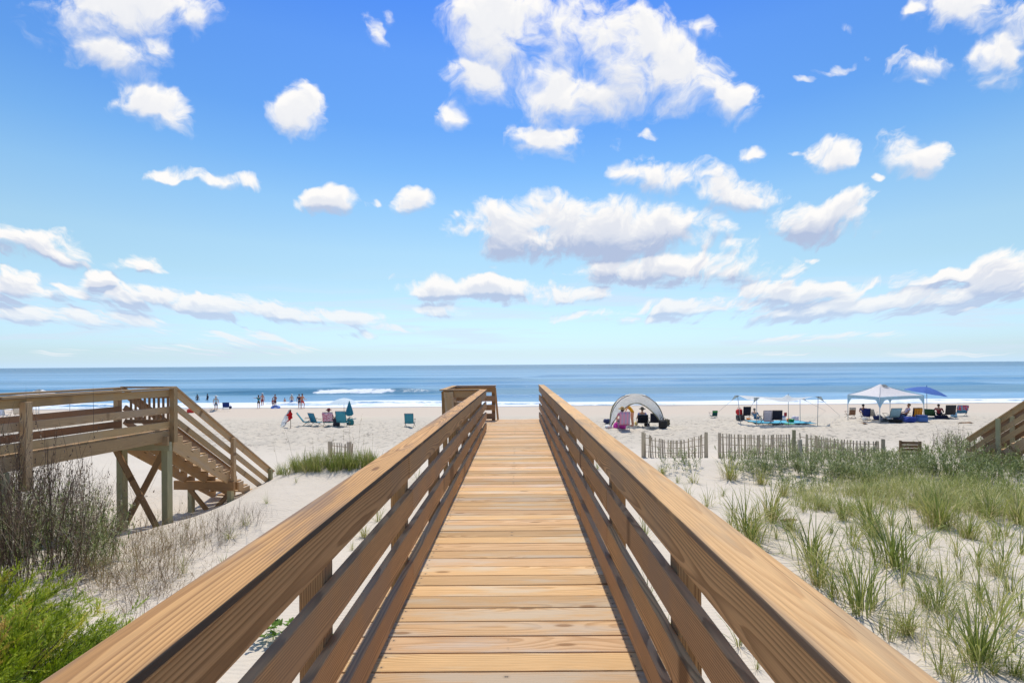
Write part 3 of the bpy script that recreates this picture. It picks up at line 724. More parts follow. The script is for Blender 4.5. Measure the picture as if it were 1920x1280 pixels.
def tuft_mesh(name, n, h, spread, w=.008, bias=.35, bend=(.5, 2.1)):
    az = U(0, 6.283, n); r = np.abs(rng.normal(0, spread, n))
    base = np.stack([r*np.cos(az), r*np.sin(az), np.full(n, -.05)], -1)
    az = az+rng.normal(0, .6, n)
    L = h*U(.45, 1.05, n); out = U(0, 1, n)
    p1 = blades(base, az, L, bend[0]+(bend[1]-bend[0])*out*U(.5, 1.1, n), w*U(.6, 1.25, n), .05+.5*out**1.5*U(.4, 1, n), 5)
    k = max(4, n//5)   # withered blades lying low
    az2 = U(0, 6.283, k); b2 = np.stack([.03*np.cos(az2), .03*np.sin(az2), np.full(k, -.02)], -1)
    p2 = blades(b2, az2, h*U(.4, .9, k), U(.3, 1., k), w*.7, U(.7, 1.05, k), 5)
    return plant_mesh(name, [(p1, np.clip(rng.normal(bias, .2, n), 0, .85)), (p2, U(.8, 1., k))])

TUFTS = [(1447,977,75,1),(1580,974,50,0),(1631,996,72,0),(1712,1002,60,2),(1766,989,70,1),(1833,1061,78,3),(1884,1005,55,2),(1525,1055,85,0),(1600,1024,60,2),(1675,1062,98,0),
 (1534,1096,80,1),(1619,1146,100,0),(1731,1130,66,2),(1759,1148,72,0),(1778,1192,85,3),(1834,1244,115,0),(1869,1172,112,2),(1912,983,60,1),(1853,974,60,0),(1506,961,30,2),(1537,955,36,2),
 (1409,1017,62,0),(1425,1032,48,2),(1837,1127,66,2),(1881,1055,70,3),(1743,1027,55,3),(1787,1279,60,2),(1902,1224,60,3),(1369,899,42,1),(1396,998,66,1),(1326,950,36,2),
 (1427,907,36,1),(1758,990,64,1),(1242,890,20,1),(1300,905,30,2),(1355,930,26,3),(1470,930,34,1),(1640,1050,44,3),(1690,1100,55,3),(1560,1120,55,2),(1800,1085,60,3),(1895,1110,80,3),(1570,1170,60,2),(1650,1185,50,3),
 (1915,1160,70,3),(1720,1075,50,2),(1493,1010,40,2),(1468,1040,36,3),(1672,985,45,2),(1815,1010,60,1),(1735,965,50,1),(1600,968,40,1),(1560,1000,40,3),(1860,1030,50,2),(1915,1040,50,3),(1380,960,30,3),(1290,930,24,2),(1270,905,18,2),
 (1860,1265,40,3),(1915,1275,50,2),(1690,1200,36,3),(1160,905,20,2),(1120,880,14,2),(1255,965,30,2),(1210,1010,40,3),(1215,1140,70,3),(1250,1215,60,2),(1150,1010,30,2),(1080,905,16,2),(1385,1210,50,3),(1420,1255,40,3)]
def build_tufts():
    protos = []
    for k, (n, h, sp, bias) in enumerate(((80, .72, .09, .42), (90, .70, .08, .62), (34, .70, .06, .48), (20, .74, .04, .44))):
        protos.append([tuft_mesh('grass_tuft', int(n*U(.85, 1.15)), h, sp, .0095, bias) for _ in range(3 if k < 2 else 4)])
    desc = ['dense green grass tuft with arching blades on the white sand', 'thick yellowish green grass tuft on the white sand', 'thin green grass tuft with few blades on the white sand', 'sparse sprig of grass with long drooping blades on the sand']
    grp = ['dense green grass tufts', 'yellowish grass tufts', 'thin grass tufts', 'sparse grass sprigs']
    extra = []
    for _ in range(24):
        y = random.uniform(965, 1275); x0 = 1290+(y-965)*1.55
        x = random.uniform(min(x0, 1800), 1918); extra.append((x, y, random.uniform(28, 62)*(y/1100.), random.choice((1, 2, 2, 3, 3))))
    for (px, py, hp, k) in TUFTS+extra:
        p = spot(px, py); me = random.choice(protos[k])
        h = hp*p.y/914.
        o = link_mesh('grass_tuft', me, None if me.materials else VG['beach'])
        s = h/.47*random.uniform(.9, 1.12)
        o.location = p; o.rotation_euler = (random.uniform(-.08, .08), random.uniform(-.08, .08), random.uniform(0, 6.28)); o.scale = (s*random.uniform(.9, 1.1), s*random.uniform(.9, 1.1), s)
        tag(o, desc[k]+' right of the boardwalk', 'grass', grp[k]+' scattered right of the boardwalk')
    for (px, py, hp, k) in [(683,1008,26,1),(708,977,34,2),(784,908,32,2),(660,1030,20,2),(720,1000,20,3),(600,1180,36,3),(430,1010,36,2),(460,985,30,2),(555,905,18,3),(500,945,24,3),(420,1060,30,3),(345,1075,36,3)]:
        p = spot(px, py); me = random.choice(protos[k]); o = link_mesh('grass_tuft', me); s = hp*p.y/914./.55
        o.location = p; o.rotation_euler = (0, 0, random.uniform(0, 6.28)); o.scale = (s,)*3
        tag(o, 'small grass tuft on the sand left of the boardwalk', 'grass', 'small grass tufts left of the boardwalk')

def scatter(poly, n, hfun=None):
    """n points of the sand inside an outline measured on the survey photograph"""
    xs = [p[0] for p in poly]; ys = [p[1] for p in poly]; out = []
    while len(out) < n:
        x = random.uniform(min(xs), max(xs)); y = random.uniform(min(ys), max(ys)); c = False
        for i in range(len(poly)):
            (x1, y1), (x2, y2) = poly[i], poly[i-1]
            if (y1 > y) != (y2 > y) and x < (x2-x1)*(y-y1)/(y2-y1)+x1: c = not c
        if c: out.append((x, y))
    return [spot(*q) for q in out]

def clump_field(name, pts, mat, nb, h, spread, w, bias, bend=(.6, 1.6), leanmax=.5, kindlabel=None, segs=4, seeds=0, label=None):
    P = np.array([tuple(p) for p in pts]); M = len(P)
    hh = np.asarray(h(P) if callable(h) else np.full(M, h))*U(.7, 1.2, M)
    i = np.repeat(np.arange(M), nb); n = len(i)
    az = U(0, 6.283, n); r = np.abs(rng.normal(0, spread, n))
    base = P[i]+np.stack([r*np.cos(az), r*np.sin(az), np.full(n, -.04)], -1)
    out = U(0, 1, n)
    cv = rng.normal(0, .14, M)[i]
    parts = [(blades(base, az+rng.normal(0, .7, n), hh[i]*U(.45, 1.05, n), bend[0]+(bend[1]-bend[0])*out, w*U(.6, 1.3, n), .04+leanmax*out**1.4, segs), np.clip(rng.normal(bias, .2, n)+cv, 0, 1))]
    me = plant_mesh(name, parts)
    o = link_mesh(name, me, mat); tag(o, label, None, None, 'stuff')
    return o

def leafy_field(name, pts, mat, stems, h, leaf, lw, bias, label, spread=.10, leafn=11, lean=.35):
    P = np.array([tuple(p) for p in pts]); M = len(P)
    i = np.repeat(np.arange(M), stems); n = len(i)
    hh = (h(P) if callable(h) else np.full(M, h))[i]*U(.6, 1.15, n)
    az = U(0, 6.283, n); r = np.abs(rng.normal(0, spread, n))
    base = P[i]+np.stack([r*np.cos(az), r*np.sin(az), np.full(n, -.03)], -1)
    ln = U(.02, lean, n); bd = U(0, .5, n)
    parts = [(blades(base, az, hh, bd, .006, ln, 4), U(.0, .4, n))]
    j = np.repeat(np.arange(n), leafn); m = len(j)
    f = U(.22, 1., m)
    a = ln[j]+bd[j]*f*.6
    q = base[j]+(hh[j]*f)[:, None]*np.stack([np.sin(a)*np.cos(az[j]), np.sin(a)*np.sin(az[j]), np.cos(a)], -1)
    cv = rng.normal(0, .10, M)[i][j]
    parts.append((blades(q, U(0, 6.283, m), leaf*U(.5, 1.2, m)*(1.15-.45*f), U(.5, 2.0, m), lw*U(.7, 1.2, m), U(.3, 1.1, m), 3), np.clip(rng.normal(bias, .22, m)+cv, 0, 1)))
    me = plant_mesh(name, parts)
    return tag(link_mesh(name, me, mat), label, None, None, 'stuff')

def twig_field(name, pts, mat, nb, h, bias, label, spread=.08, w=.005, seeds=8, lean=.4, sub=4, sl=(.08, .28), sa=(.25, .8), wob=.25):
    """woody dry stalks that fork and carry little seed heads"""
    P = np.array([tuple(p) for p in pts]); M = len(P)
    i = np.repeat(np.arange(M), nb); n = len(i)
    hh = (h(P) if callable(h) else np.full(M, h))[i]*U(.55, 1.15, n)
    az = U(0, 6.283, n); r = np.abs(rng.normal(0, spread, n)); ln = U(.0, lean, n); bd = rng.normal(.1, wob, n)
    base = P[i]+np.stack([r*np.cos(az), r*np.sin(az), np.full(n, -.03)], -1)
    V0 = np.clip(rng.normal(bias, .22, n), 0, 1)
    parts = [(blades(base, az, hh, bd, w, ln, 5), V0), (blades(base, az, hh, bd, w, ln, 5, twist=1.57), V0)]
    j = np.repeat(np.arange(n), sub); m = len(j); f = U(.35, .95, m); a = ln[j]+bd[j]*f*.5
    q = base[j]+(hh[j]*f)[:, None]*np.stack([np.sin(a)*np.cos(az[j]), np.sin(a)*np.sin(az[j]), np.cos(a)], -1)
    az2 = U(0, 6.283, m); L2 = hh[j]*U(sl[0], sl[1], m)
    parts.append((blades(q, az2, L2, U(-.5, .5, m), w*.65, U(sa[0], sa[1], m), 3), np.clip(V0[j]+.05, 0, 1)))
    if seeds:
        e = np.repeat(np.arange(n), seeds); s = len(e); f = U(.62, 1.02, s); a = ln[e]+bd[e]*f*.55
        q = base[e]+(hh[e]*f)[:, None]*np.stack([np.sin(a)*np.cos(az[e]), np.sin(a)*np.sin(az[e]), np.cos(a)], -1)
        parts.append((blades(q, U(0, 6.283, s), U(.02, .055, s), U(0, 1., s), w*2.0, U(.1, 1.2, s), 2), np.clip(rng.normal(bias+.1, .25, s), 0, 1)))
    me = plant_mesh(name, parts)
    return tag(link_mesh(name, me, mat), label, None, None, 'stuff')

def build_fields():
    # right of the boardwalk: silvery leafy band in front of the fence, pale grass before it, dark shrubs at the edge
    pts = scatter([(1350,868),(1420,842),(1540,838),(1640,858),(1740,862),(1760,900),(1640,912),(1500,900),(1400,900)], 330)
    leafy_field('leafy_dune_plants', pts, VG['leafy'], 4, .50, .20, .015, .46, 'dark silvery green leafy plants growing along the front of the sand fence')
    pts = scatter([(1230,850),(1305,852),(1310,885),(1262,892)], 22)+scatter([(1450,905),(1560,905),(1540,935),(1440,925)], 24)
    leafy_field('leafy_dune_plants', pts, VG['leafy'], 3, .42, .13, .016, .5, 'small clusters of leafy plants on the sand before the fence')
    pts = scatter([(1700,868),(1760,838),(1925,832),(1925,925),(1800,915),(1720,890)], 230)
    leafy_field('leafy_shrubs', pts, VG['leafy'], 4, .66, .19, .017, .36, 'tall dark green leafy growth at the right edge')
    pts = scatter([(1735,860),(1790,835),(1925,835),(1925,890),(1800,890)], 70)
    twig_field('dry_stalks', pts, VG['dry'], 3, .95, .30, 'dark dry stalks with seed heads standing among the shrubs at the right edge', seeds=10)
    pts = scatter([(1490,925),(1600,905),(1740,905),(1925,925),(1925,975),(1840,965),(1700,958),(1560,962),(1490,958)], 250)
    clump_field('pale_dune_grass', pts, VG['pale'], 26, .52, .10, .0075, .38, (.9, 2.1), .5, label='pale yellow green grass in a thick band on the right dune')
    pts = scatter([(1560,880),(1740,885),(1925,910),(1925,950),(1700,925),(1580,915)], 120)
    clump_field('tall_dune_grass', pts, VG['beach'], 16, .62, .10, .008, .42, (.7, 1.9), .5, label='taller green grass between the leafy plants and the pale grass')
    clump_field('fallen_blades', scatter([(1480,1000),(1918,985),(1918,1278),(1780,1278),(1600,1120)], 170)+scatter([(1300,900),(1480,930),(1480,1010),(1400,990)], 24), VG['pale'], 5, .55, .12, .0045, .6, (.0, .8), 1.45, label='thin fallen grass blades and runners lying over the right dune sand')
    # left: ridge with beach grass, thicket of dry stalks, thin straw
    pts = scatter([(515,892),(560,872),(640,862),(700,862),(720,880),(640,884),(560,890)], 120)
    clump_field('ridge_grass', pts, VG['beach'], 22, .50, .07, .0085, .45, (.3, 1.2), .45, label='green beach grass along the crest of the left dune')
    pts = scatter([(525,885),(640,866),(700,864),(700,878),(560,892)], 12)
    twig_field('seed_stalks', pts, VG['straw'], 1, 1.15, .4, 'thin tall seed stalks above the crest of the left dune', seeds=14, lean=.08, sub=0, w=.004)
    pts = scatter([(-60,1000),(110,985),(125,1040),(60,1110),(-60,1120)], 26)
    twig_field('tall_stalks', pts, VG['dry'], 5, 2.0, .30, 'tallest red brown stalks with seed heads at the far left edge', seeds=22, spread=.2, w=.0075, lean=.3, sub=8, sl=(.10, .35), sa=(.1, .6), wob=.3)
    hgt = lambda P: np.interp(P[:, 0]/P[:, 1], [-1.25, -.95, -.80, -.66], [1.75, 1.4, .95, .50])
    pts = scatter([(-40,1010),(120,985),(200,985),(215,1040),(130,1130),(40,1120),(-60,1130)], 100)
    twig_field('dry_stalks', pts, VG['dry'], 3, hgt, .45, 'thicket of tall dark brown dry stalks before the left walkway', seeds=12, spread=.14, w=.0062, lean=.5, sub=6, sl=(.12, .45), sa=(.15, .8), wob=.35)
    pts = scatter([(-60,985),(180,970),(230,1010),(200,1080),(-60,1100)], 110)
    leafy_field('grey_green_stalks', pts, VG['leafy'], 4, lambda P: hgt(P)*.80, .17, .012, .55, 'grey green leafy stalks mixed into the dry thicket on the left', leafn=13, lean=.3)
    pts = scatter([(150,1010),(260,985),(370,1000),(400,1000),(400,1015),(380,1045),(330,1105),(240,1140),(190,1130)], 120)
    twig_field('dry_twigs', pts, VG['straw'], 3, .55, .30, 'low straw coloured twigs on the sand left of the boardwalk', seeds=3, spread=.15, w=.0038, lean=1.25, sub=9, sl=(.25, .7), sa=(.2, 1.5), wob=.6)
    pts = scatter([(130,1000),(260,990),(390,1010),(340,1080),(240,1120),(150,1100)], 46)
    clump_field('straw_grass', pts, VG['straw'], 18, .36, .11, .0045, .45, (.4, 2.2), .8, label='yellow brown grass between the twigs on the left')
    pts = scatter([(200,1100),(340,1060),(320,1110),(250,1200),(200,1240)], 40)
    clump_field('dead_grass', pts, VG['dry'], 12, .26, .10, .004, .7, (.3, 1.5), .8, label='dead grass litter on the sand beside the green shrub')
    twig_field('thin_twigs', scatter([(385,1010),(450,970),(480,965),(470,1000),(410,1040)], 18), VG['dry'], 4, .40, .55, 'thin bare twigs on the dune slope beside the left railing', seeds=0, spread=.12, w=.0034, lean=.9, sub=10, sl=(.3, .7), sa=(.2, 1.3), wob=.6)

def juniper(name, loc, rad, hgt, nbranch, label):
    root = empty(name, loc, 0, label, 'shrub')
    # arching branches, each carrying flat feathery sprays that droop at the tips
    nb = nbranch; az = U(0, 6.283, nb); rr = np.sqrt(U(.02, 1, nb)); Lb = (rad*rr*1.05+hgt*.55*(1-rr)+.15)*U(.8, 1.2, nb)
    ln0 = .12+1.05*rr; bd0 = .35+.5*rr*U(.3, 1.2, nb)
    r0 = U(0, .12, nb); b0 = np.stack([r0*np.cos(az), r0*np.sin(az), np.full(nb, -.08)], -1)
    def along(i, f):
        a = ln0[i]+bd0[i]*f; am = ln0[i]+bd0[i]*f*.5
        return b0[i]+(Lb[i]*f)[:, None]*np.stack([np.sin(am)*np.cos(az[i]), np.sin(am)*np.sin(az[i]), np.cos(am)], -1), a
    ns = 46; i = np.repeat(np.arange(nb), ns); n = len(i); f = U(.38, 1.02, n)
    q, a = along(i, f)
    az2 = az[i]+rng.choice([-1, 1], n)*U(.2, 1.2, n); ln = np.clip(a+rng.normal(-.25, .4, n), .05, 1.9); L = U(.07, .20, n)*(1.15-.35*f); bd = U(.0, .8, n)
    vb = np.clip(rng.normal(.40, .14, nb), .05, .85); vb[U(0, 1, nb) < .06] = .98
    v = np.clip(vb[i]+rng.normal(0, .08, n)+.20*(f-.7), 0, 1)
    parts = [(blades(q, az2, L, bd, .0035, ln, 3), v)]
    k = 20; j = np.repeat(np.arange(n), k); m = len(j); g = U(.05, 1.02, m); am = ln[j]+bd[j]*g*.5
    q2 = q[j]+(L[j]*g)[:, None]*np.stack([np.sin(am)*np.cos(az2[j]), np.sin(am)*np.sin(az2[j]), np.cos(am)], -1)
    parts.append((blades(q2, az2[j]+rng.choice([-1, 1], m)*U(.3, .9, m), U(.014, .042, m)*(1.2-.6*g), U(-.2, .3, m), .0042, np.clip(am+rng.normal(0, .35, m), 0, 2.2), 2), np.clip(v[j]+rng.normal(0, .07, m)+.12*(g-.4), 0, 1)))
    link_mesh('foliage', plant_mesh('foliage', parts), VG['juniper'], root)
    st = [(blades(b0, az, Lb, bd0, .012, ln0, 5), U(0, 1, nb)), (blades(b0, az, Lb, bd0, .012, ln0, 5, 1.57), U(0, 1, nb))]
    link_mesh('stems', plant_mesh('stems', st), VG['stem'], root)

def build_shrubs():
    p = Vector((-4.02, 3.62, 0)); juniper('juniper_shrub', (p.x, p.y, ground(p.x, p.y)-.05), .90, .78, 230, 'bright green feathery juniper shrub at the bottom left beside the railing')
    p = Vector((-5.55, 4.95, 0)); juniper('juniper_shrub', (p.x, p.y, ground(p.x, p.y)-.05), .60, 1.05, 90, 'yellow green juniper shrub at the far left edge among dry stalks')
    # leafy seedlings glimpsed between the left rail boards
    for (px, py, s, lb) in ((512,1195,1.1,'leafy bright green seedling seen between the upper left rail boards'), (602,1212,.45,'tiny bright green seedling on the sand beside the left posts'), (640,1272,.8,'bright green seedling at the foot of the left railing')):
        q = spot(px, py); n = int(26*s)+5
        az = U(0, 6.283, n); b = np.stack([.03*np.cos(az), .03*np.sin(az), np.full(n, -.01)], -1); L = U(.06, .26, n)*s; ln = U(.1, .8, n)
        parts = [(blades(b, az, L, .1, .003, ln, 2), U(0, .5, n))]
        tip = b+L[:, None]*np.stack([np.sin(ln+.05)*np.cos(az), np.sin(ln+.05)*np.sin(az), np.cos(ln+.05)], -1)
        j = np.repeat(np.arange(n), 3); m = len(j)
        parts.append((blades(tip[j], U(0, 6.283, m), .05*s**.5*U(.8, 1.3, m), U(.3, .8, m), .032*s**.5*U(.8, 1.2, m), U(.6, 1.3, m), 3), U(0, 1, m)))
        o = link_mesh('seedling', plant_mesh('seedling', parts), VG['clover']); o.location = q
        tag(o, lb, 'plant')

# ------------------------------------------------------------------ sand fences
def sand_fence(a, b, top_a, top_b, sag, n, label, posts=(1, 1), lean=.0, tall=(0, 0), pw=.10, depth=.5):
    """slatted fence from a to b (ground points); heights of its top above the sand at both ends"""
    root = empty('sand_fence', a, 0, label, 'fence'); a = Vector(a); b = Vector(b); d = b-a; L = math.hypot(d.x, d.y); dn = Vector((d.x, d.y, 0)).normalized(); nn = Vector((-dn.y, dn.x, 0))
    for f, on, tl in ((0, posts[0], tall[0]), (1, posts[1], tall[1])):
        if on:
            p = d*f; tz = (top_a if f == 0 else top_b)+.03+tl
            Boards().plank(p-Vector((0, 0, .5)), p+Vector((random.uniform(-.02, .02), 0, tz)), pw, pw, up=dn).build('post', W['pile'] if random.random() < .3 else W['grey'], root, .012)
    sl = Boards(); tops = []
    for k in range(n):
        f = (k+.8)/(n+.6); t = top_a*(1-f)+top_b*f-sag*4*f*(1-f)
        p = d*f+nn*(.06*math.sin(f*math.pi)+.06); tilt = dn*(lean*(f-.5)+random.gauss(0, .035))
        q = p+tilt+Vector((0, 0, t+random.uniform(-.015, .012)))
        sl.plank(p-Vector((0, 0, depth)), q, .036, .010, up=nn, jitter=.002); tops.append((p, q))
    sl.build('slats', W['grey'], root, 0)
    for f in (.25, .55, .85):
        w = Boards()
        for (p0, q0), (p1, q1) in zip(tops, tops[1:]): w.plank(p0.lerp(q0, f), p1.lerp(q1, f), .006, .016, up=(0, 0, 1))
        w.build('wire', W['oldd'], root, 0)
    return root
def build_fences():
    def g(px, Y, dz=0): 
        x = ray(px, 850)[0]*Y; return Vector((x, Y, ground(x, Y)))
    sand_fence(g(1205, 18.), g(1325, 17.6), .92, .93, .30, 31, 'sagging grey sand fence nearest the boardwalk, with a post at each end')
    sand_fence(g(1349, 17.7), g(1488, 17.3), .90, .92, .05, 36, 'straight grey sand fence between the sagging fence and the tallest post', tall=(0, .12))
    sand_fence(g(1502, 17.5), g(1655, 16.6), .95, .68, .10, 35, 'grey sand fence sinking towards the right behind the leafy plants', posts=(0, 1), tall=(0, .05))
    sand_fence(g(620, 16.2), g(655, 15.6), .80, .72, .05, 10, 'short leaning piece of sand fence between two posts on the left dune', lean=.5, pw=.11)
    p = spot(1500, 866); 
    o = Boards().plank(p-Vector((0, 0, .4)), p+Vector((0, 0, .72)), .10, .10, up=(0, 1, 0)).build('fence_post', W['grey'], None, .012)
    tag(o, 'single shorter grey post in front of the tallest sand fence post', 'post')
    # dark woven panel half buried among the plants
    root = empty('erosion_panel', spot(1708, 866), -.15, 'dark brown board panel half hidden in the leafy plants at right', 'panel')
    b = Boards()
    for k in range(4): b.plank((-.33, 0, .30+k*.115), (.33, .01, .31+k*.11), .02, .10, up=(0, 0, 1))
    b.build('boards', W['oldd'], root, .003)
    Boards().plank((-.30, .03, -.3), (-.30, .03, .72), .06, .06, up=(0, 1, 0)).build('stake', W['oldd'], root, .003); b = Boards(); b.plank((.30, .03, -.3), (.30, .03, .70), .06, .06, up=(0, 1, 0)).build('stake', W['oldd'], root, .003)
    for (px, py, s, lb) in ((1617, 794, .34, 'dark clump of seaweed on the trodden sand left of the canopy chairs'), (1478, 975, .16, 'small flat piece of grey driftwood on the sand among the grass tufts'), (1812, 793, .5, 'piece of dark driftwood on the beach right of the blue umbrella')):
        p = spot(px, py); bm = bmesh.new(); bmesh.ops.create_icosphere(bm, subdivisions=3, radius=1)
        for v in bm.verts:
            f = 1+.5*mnoise.noise(v.co*1.7+Vector((px, 0, 0))); v.co = Vector((v.co.x*f*s, v.co.y*f*s*.35, v.co.z*f*s*.14))
        me = bpy.data.meshes.new('driftwood'); bm.to_mesh(me); bm.free()
        pattr(me, 'bco', [tuple(v.co) for v in me.vertices], 'FLOAT_VECTOR'); pattr(me, 'bvar', [.3]*len(me.vertices))
        o = link_mesh('driftwood', me, W['oldd']); o.location = p; o.rotation_euler = (0, 0, .2)
        if px == 1617: o.name = 'seaweed_clump'
        tag(o, lb, 'seaweed' if px == 1617 else 'driftwood')
# ------------------------------------------------------------------ things on the beach
MT = {}
def mt(name, rgb, rough=.7, transl=0., var=.06, bump=.15, metal=0.):
    if name not in MT: MT[name] = plain(name, lin(*rgb), rough, var, 9., metal, transl, bump)
    return MT[name]
def fabric(rgb, transl=.25): return mt('fabric_%d_%d_%d' % rgb, rgb, .85, transl)
def metal_(): return mt('painted_metal', (150, 155, 158), .4, 0, .04, 0, .6)
def darkmetal(): return mt('dark_metal', (38, 38, 42), .5, 0, .04, 0, .3)

def bm_obj(name, bm, mat, parent=None, smooth=True):
    me = bpy.data.meshes.new(name); bmesh.ops.recalc_face_normals(bm, faces=bm.faces); bm.to_mesh(me); bm.free()
    me.polygons.foreach_set('use_smooth', [smooth]*len(me.polygons))
    return link_mesh(name, me, mat, parent)
def tube(bm, pts, r, n=7, cap=True):
    pts = [Vector(p) for p in pts]; rings = []
    for i, p in enumerate(pts):
        d = (pts[min(i+1, len(pts)-1)]-pts[max(i-1, 0)]).normalized()
        a = d.cross(Vector((0, 0, 1)) if abs(d.z) < .9 else Vector((1, 0, 0))).normalized(); b = d.cross(a)
        rr = r[i] if hasattr(r, '__len__') else r
        rings.append([bm.verts.new(p+(a*math.cos(t)+b*math.sin(t))*rr) for t in [6.28318*k/n for k in range(n)]])
    for r0, r1 in zip(rings, rings[1:]):
        for k in range(n): bm.faces.new((r0[k], r0[(k+1) % n], r1[(k+1) % n], r1[k]))
    if cap: bm.faces.new(rings[0]); bm.faces.new(rings[-1][::-1])
def tubes(name, paths, r, mat, parent, n=7):
    bm = bmesh.new()
    for p in paths: tube(bm, p, r, n)
    return bm_obj(name, bm, mat, parent)
def sheet(name, P, mat, parent=None, thick=.006, smooth=True):
    """cloth from a grid of points P[i][j], given a real thickness"""
    bm = bmesh.new(); vs = [[bm.verts.new(q) for q in row] for row in P]
    for i in range(len(P)-1):
        for j in range(len(P[0])-1): bm.faces.new((vs[i][j], vs[i][j+1], vs[i+1][j+1], vs[i+1][j]))
    o = bm_obj(name, bm, mat, parent, smooth)
    if not thick: return o
    s = o.modifiers.new('thickness', 'SOLIDIFY'); s.thickness = thick; s.offset = 0
    return o
def lathe(name, prof, mat, parent=None, n=20, loc=(0, 0, 0), sy=1.):
    bm = bmesh.new(); rings = [[bm.verts.new((loc[0]+r*math.cos(6.28318*k/n), loc[1]+sy*r*math.sin(6.28318*k/n), loc[2]+z)) for k in range(n)] for r, z in prof]
    for a, b in zip(rings, rings[1:]):
        for k in range(n): bm.faces.new((a[k], a[(k+1) % n], b[(k+1) % n], b[k]))
    if prof[0][0] > 1e-4: bm.faces.new(rings[0][::-1])
    if prof[-1][0] > 1e-4: bm.faces.new(rings[-1])
    bmesh.ops.remove_doubles(bm, verts=bm.verts, dist=1e-5)
    return bm_obj(name, bm, mat, parent)
def puff(name, size, mat, parent=None, loc=(0, 0, 0), bev=.35, lump=.06, seed=0):
    """soft-edged body: bags, cushions, coolers"""
    bm = bmesh.new(); bmesh.ops.create_cube(bm, size=1.)
    bmesh.ops.bevel(bm, geom=list(bm.edges), offset=bev*.5, segments=4, profile=.5, affect='EDGES')
    bmesh.ops.subdivide_edges(bm, edges=[e for e in bm.edges if e.calc_length() > .2], cuts=2, use_grid_fill=True)
    for v in bm.verts:
        k = 1+lump*mnoise.noise(v.co*3+Vector((seed, 0, 0)))*2
        v.co = Vector((v.co.x*size[0]*k+loc[0], v.co.y*size[1]*k+loc[1], (v.co.z*k+.5)*size[2]+loc[2]))
    return bm_obj(name, bm, mat, parent)

# ---- people -----------------------------------------------------------------
def skin_mesh(name, J, E, mat, parent, root, levels=2):
    keys = list(J); ix = {k: i for i, k in enumerate(keys)}
    me = bpy.data.meshes.new(name); me.from_pydata([J[k][0] for k in keys], [(ix[a], ix[b]) for a, b in E], []); me.update()
    o = link_mesh(name, me, mat, parent)
    sk = o.modifiers.new('skin', 'SKIN'); sk.use_smooth_shade = True; sk.branch_smoothing = .3
    if not me.skin_vertices: me.attributes  # created with the modifier
    lay = me.skin_vertices[0].data if len(me.skin_vertices) else None
    if lay is None:
        bm = bmesh.new(); bm.from_mesh(me); bm.verts.layers.skin.verify(); bm.to_mesh(me); bm.free(); lay = me.skin_vertices[0].data
    for k in keys:
        r = J[k][1]; lay[ix[k]].radius = (r, r) if not hasattr(r, '__len__') else r; lay[ix[k]].use_root = (k == root)
    sb = o.modifiers.new('round', 'SUBSURF'); sb.levels = levels; sb.render_levels = levels
    return o
STAND = dict(pelvis=(0,0,.95), spine=(0,.01,1.15), chest=(0,0,1.34), neck=(0,0,1.49), jaw=(0,.015,1.555), head=(0,.02,1.635), crown=(0,.005,1.715), nose=(0,.125,1.62),
  shoulder=(.185,0,1.425), elbow=(.255,-.03,1.14), wrist=(.275,.05,.90), palm=(.278,.075,.825), hip=(.095,0,.88), knee=(.105,.025,.50), ankle=(.11,-.03,.09), toe=(.13,.13,.035))
SIT = dict(pelvis=(0,-.10,.33), spine=(0,-.17,.52), chest=(0,-.25,.71), neck=(0,-.30,.86), jaw=(0,-.28,.925), head=(0,-.28,1.005), crown=(0,-.30,1.085), nose=(0,-.175,.99),
  shoulder=(.185,-.27,.79), elbow=(.29,-.16,.53), wrist=(.25,.07,.47), palm=(.23,.14,.45), hip=(.10,-.06,.32), knee=(.12,.38,.46), ankle=(.13,.70,.13), toe=(.14,.84,.20))
BEND = dict(STAND, spine=(0,.12,1.10), chest=(0,.30,1.20), neck=(0,.44,1.22), jaw=(0,.50,1.20), head=(0,.56,1.22), crown=(0,.63,1.27), nose=(0,.60,1.13), shoulder=(.17,.36,1.20), elbow=(.20,.46,.95), wrist=(.16,.62,.84), palm=(.14,.68,.80))
RAD = dict(pelvis=(.122,.102), spine=(.125,.09), chest=(.15,.10), neck=.055, jaw=(.062,.075), head=(.078,.098), crown=(.055,.062), nose=.014, shoulder=.058, elbow=.040, wrist=.027, palm=(.040,.018), hip=.085, knee=.055, ankle=.038, toe=(.038,.024))
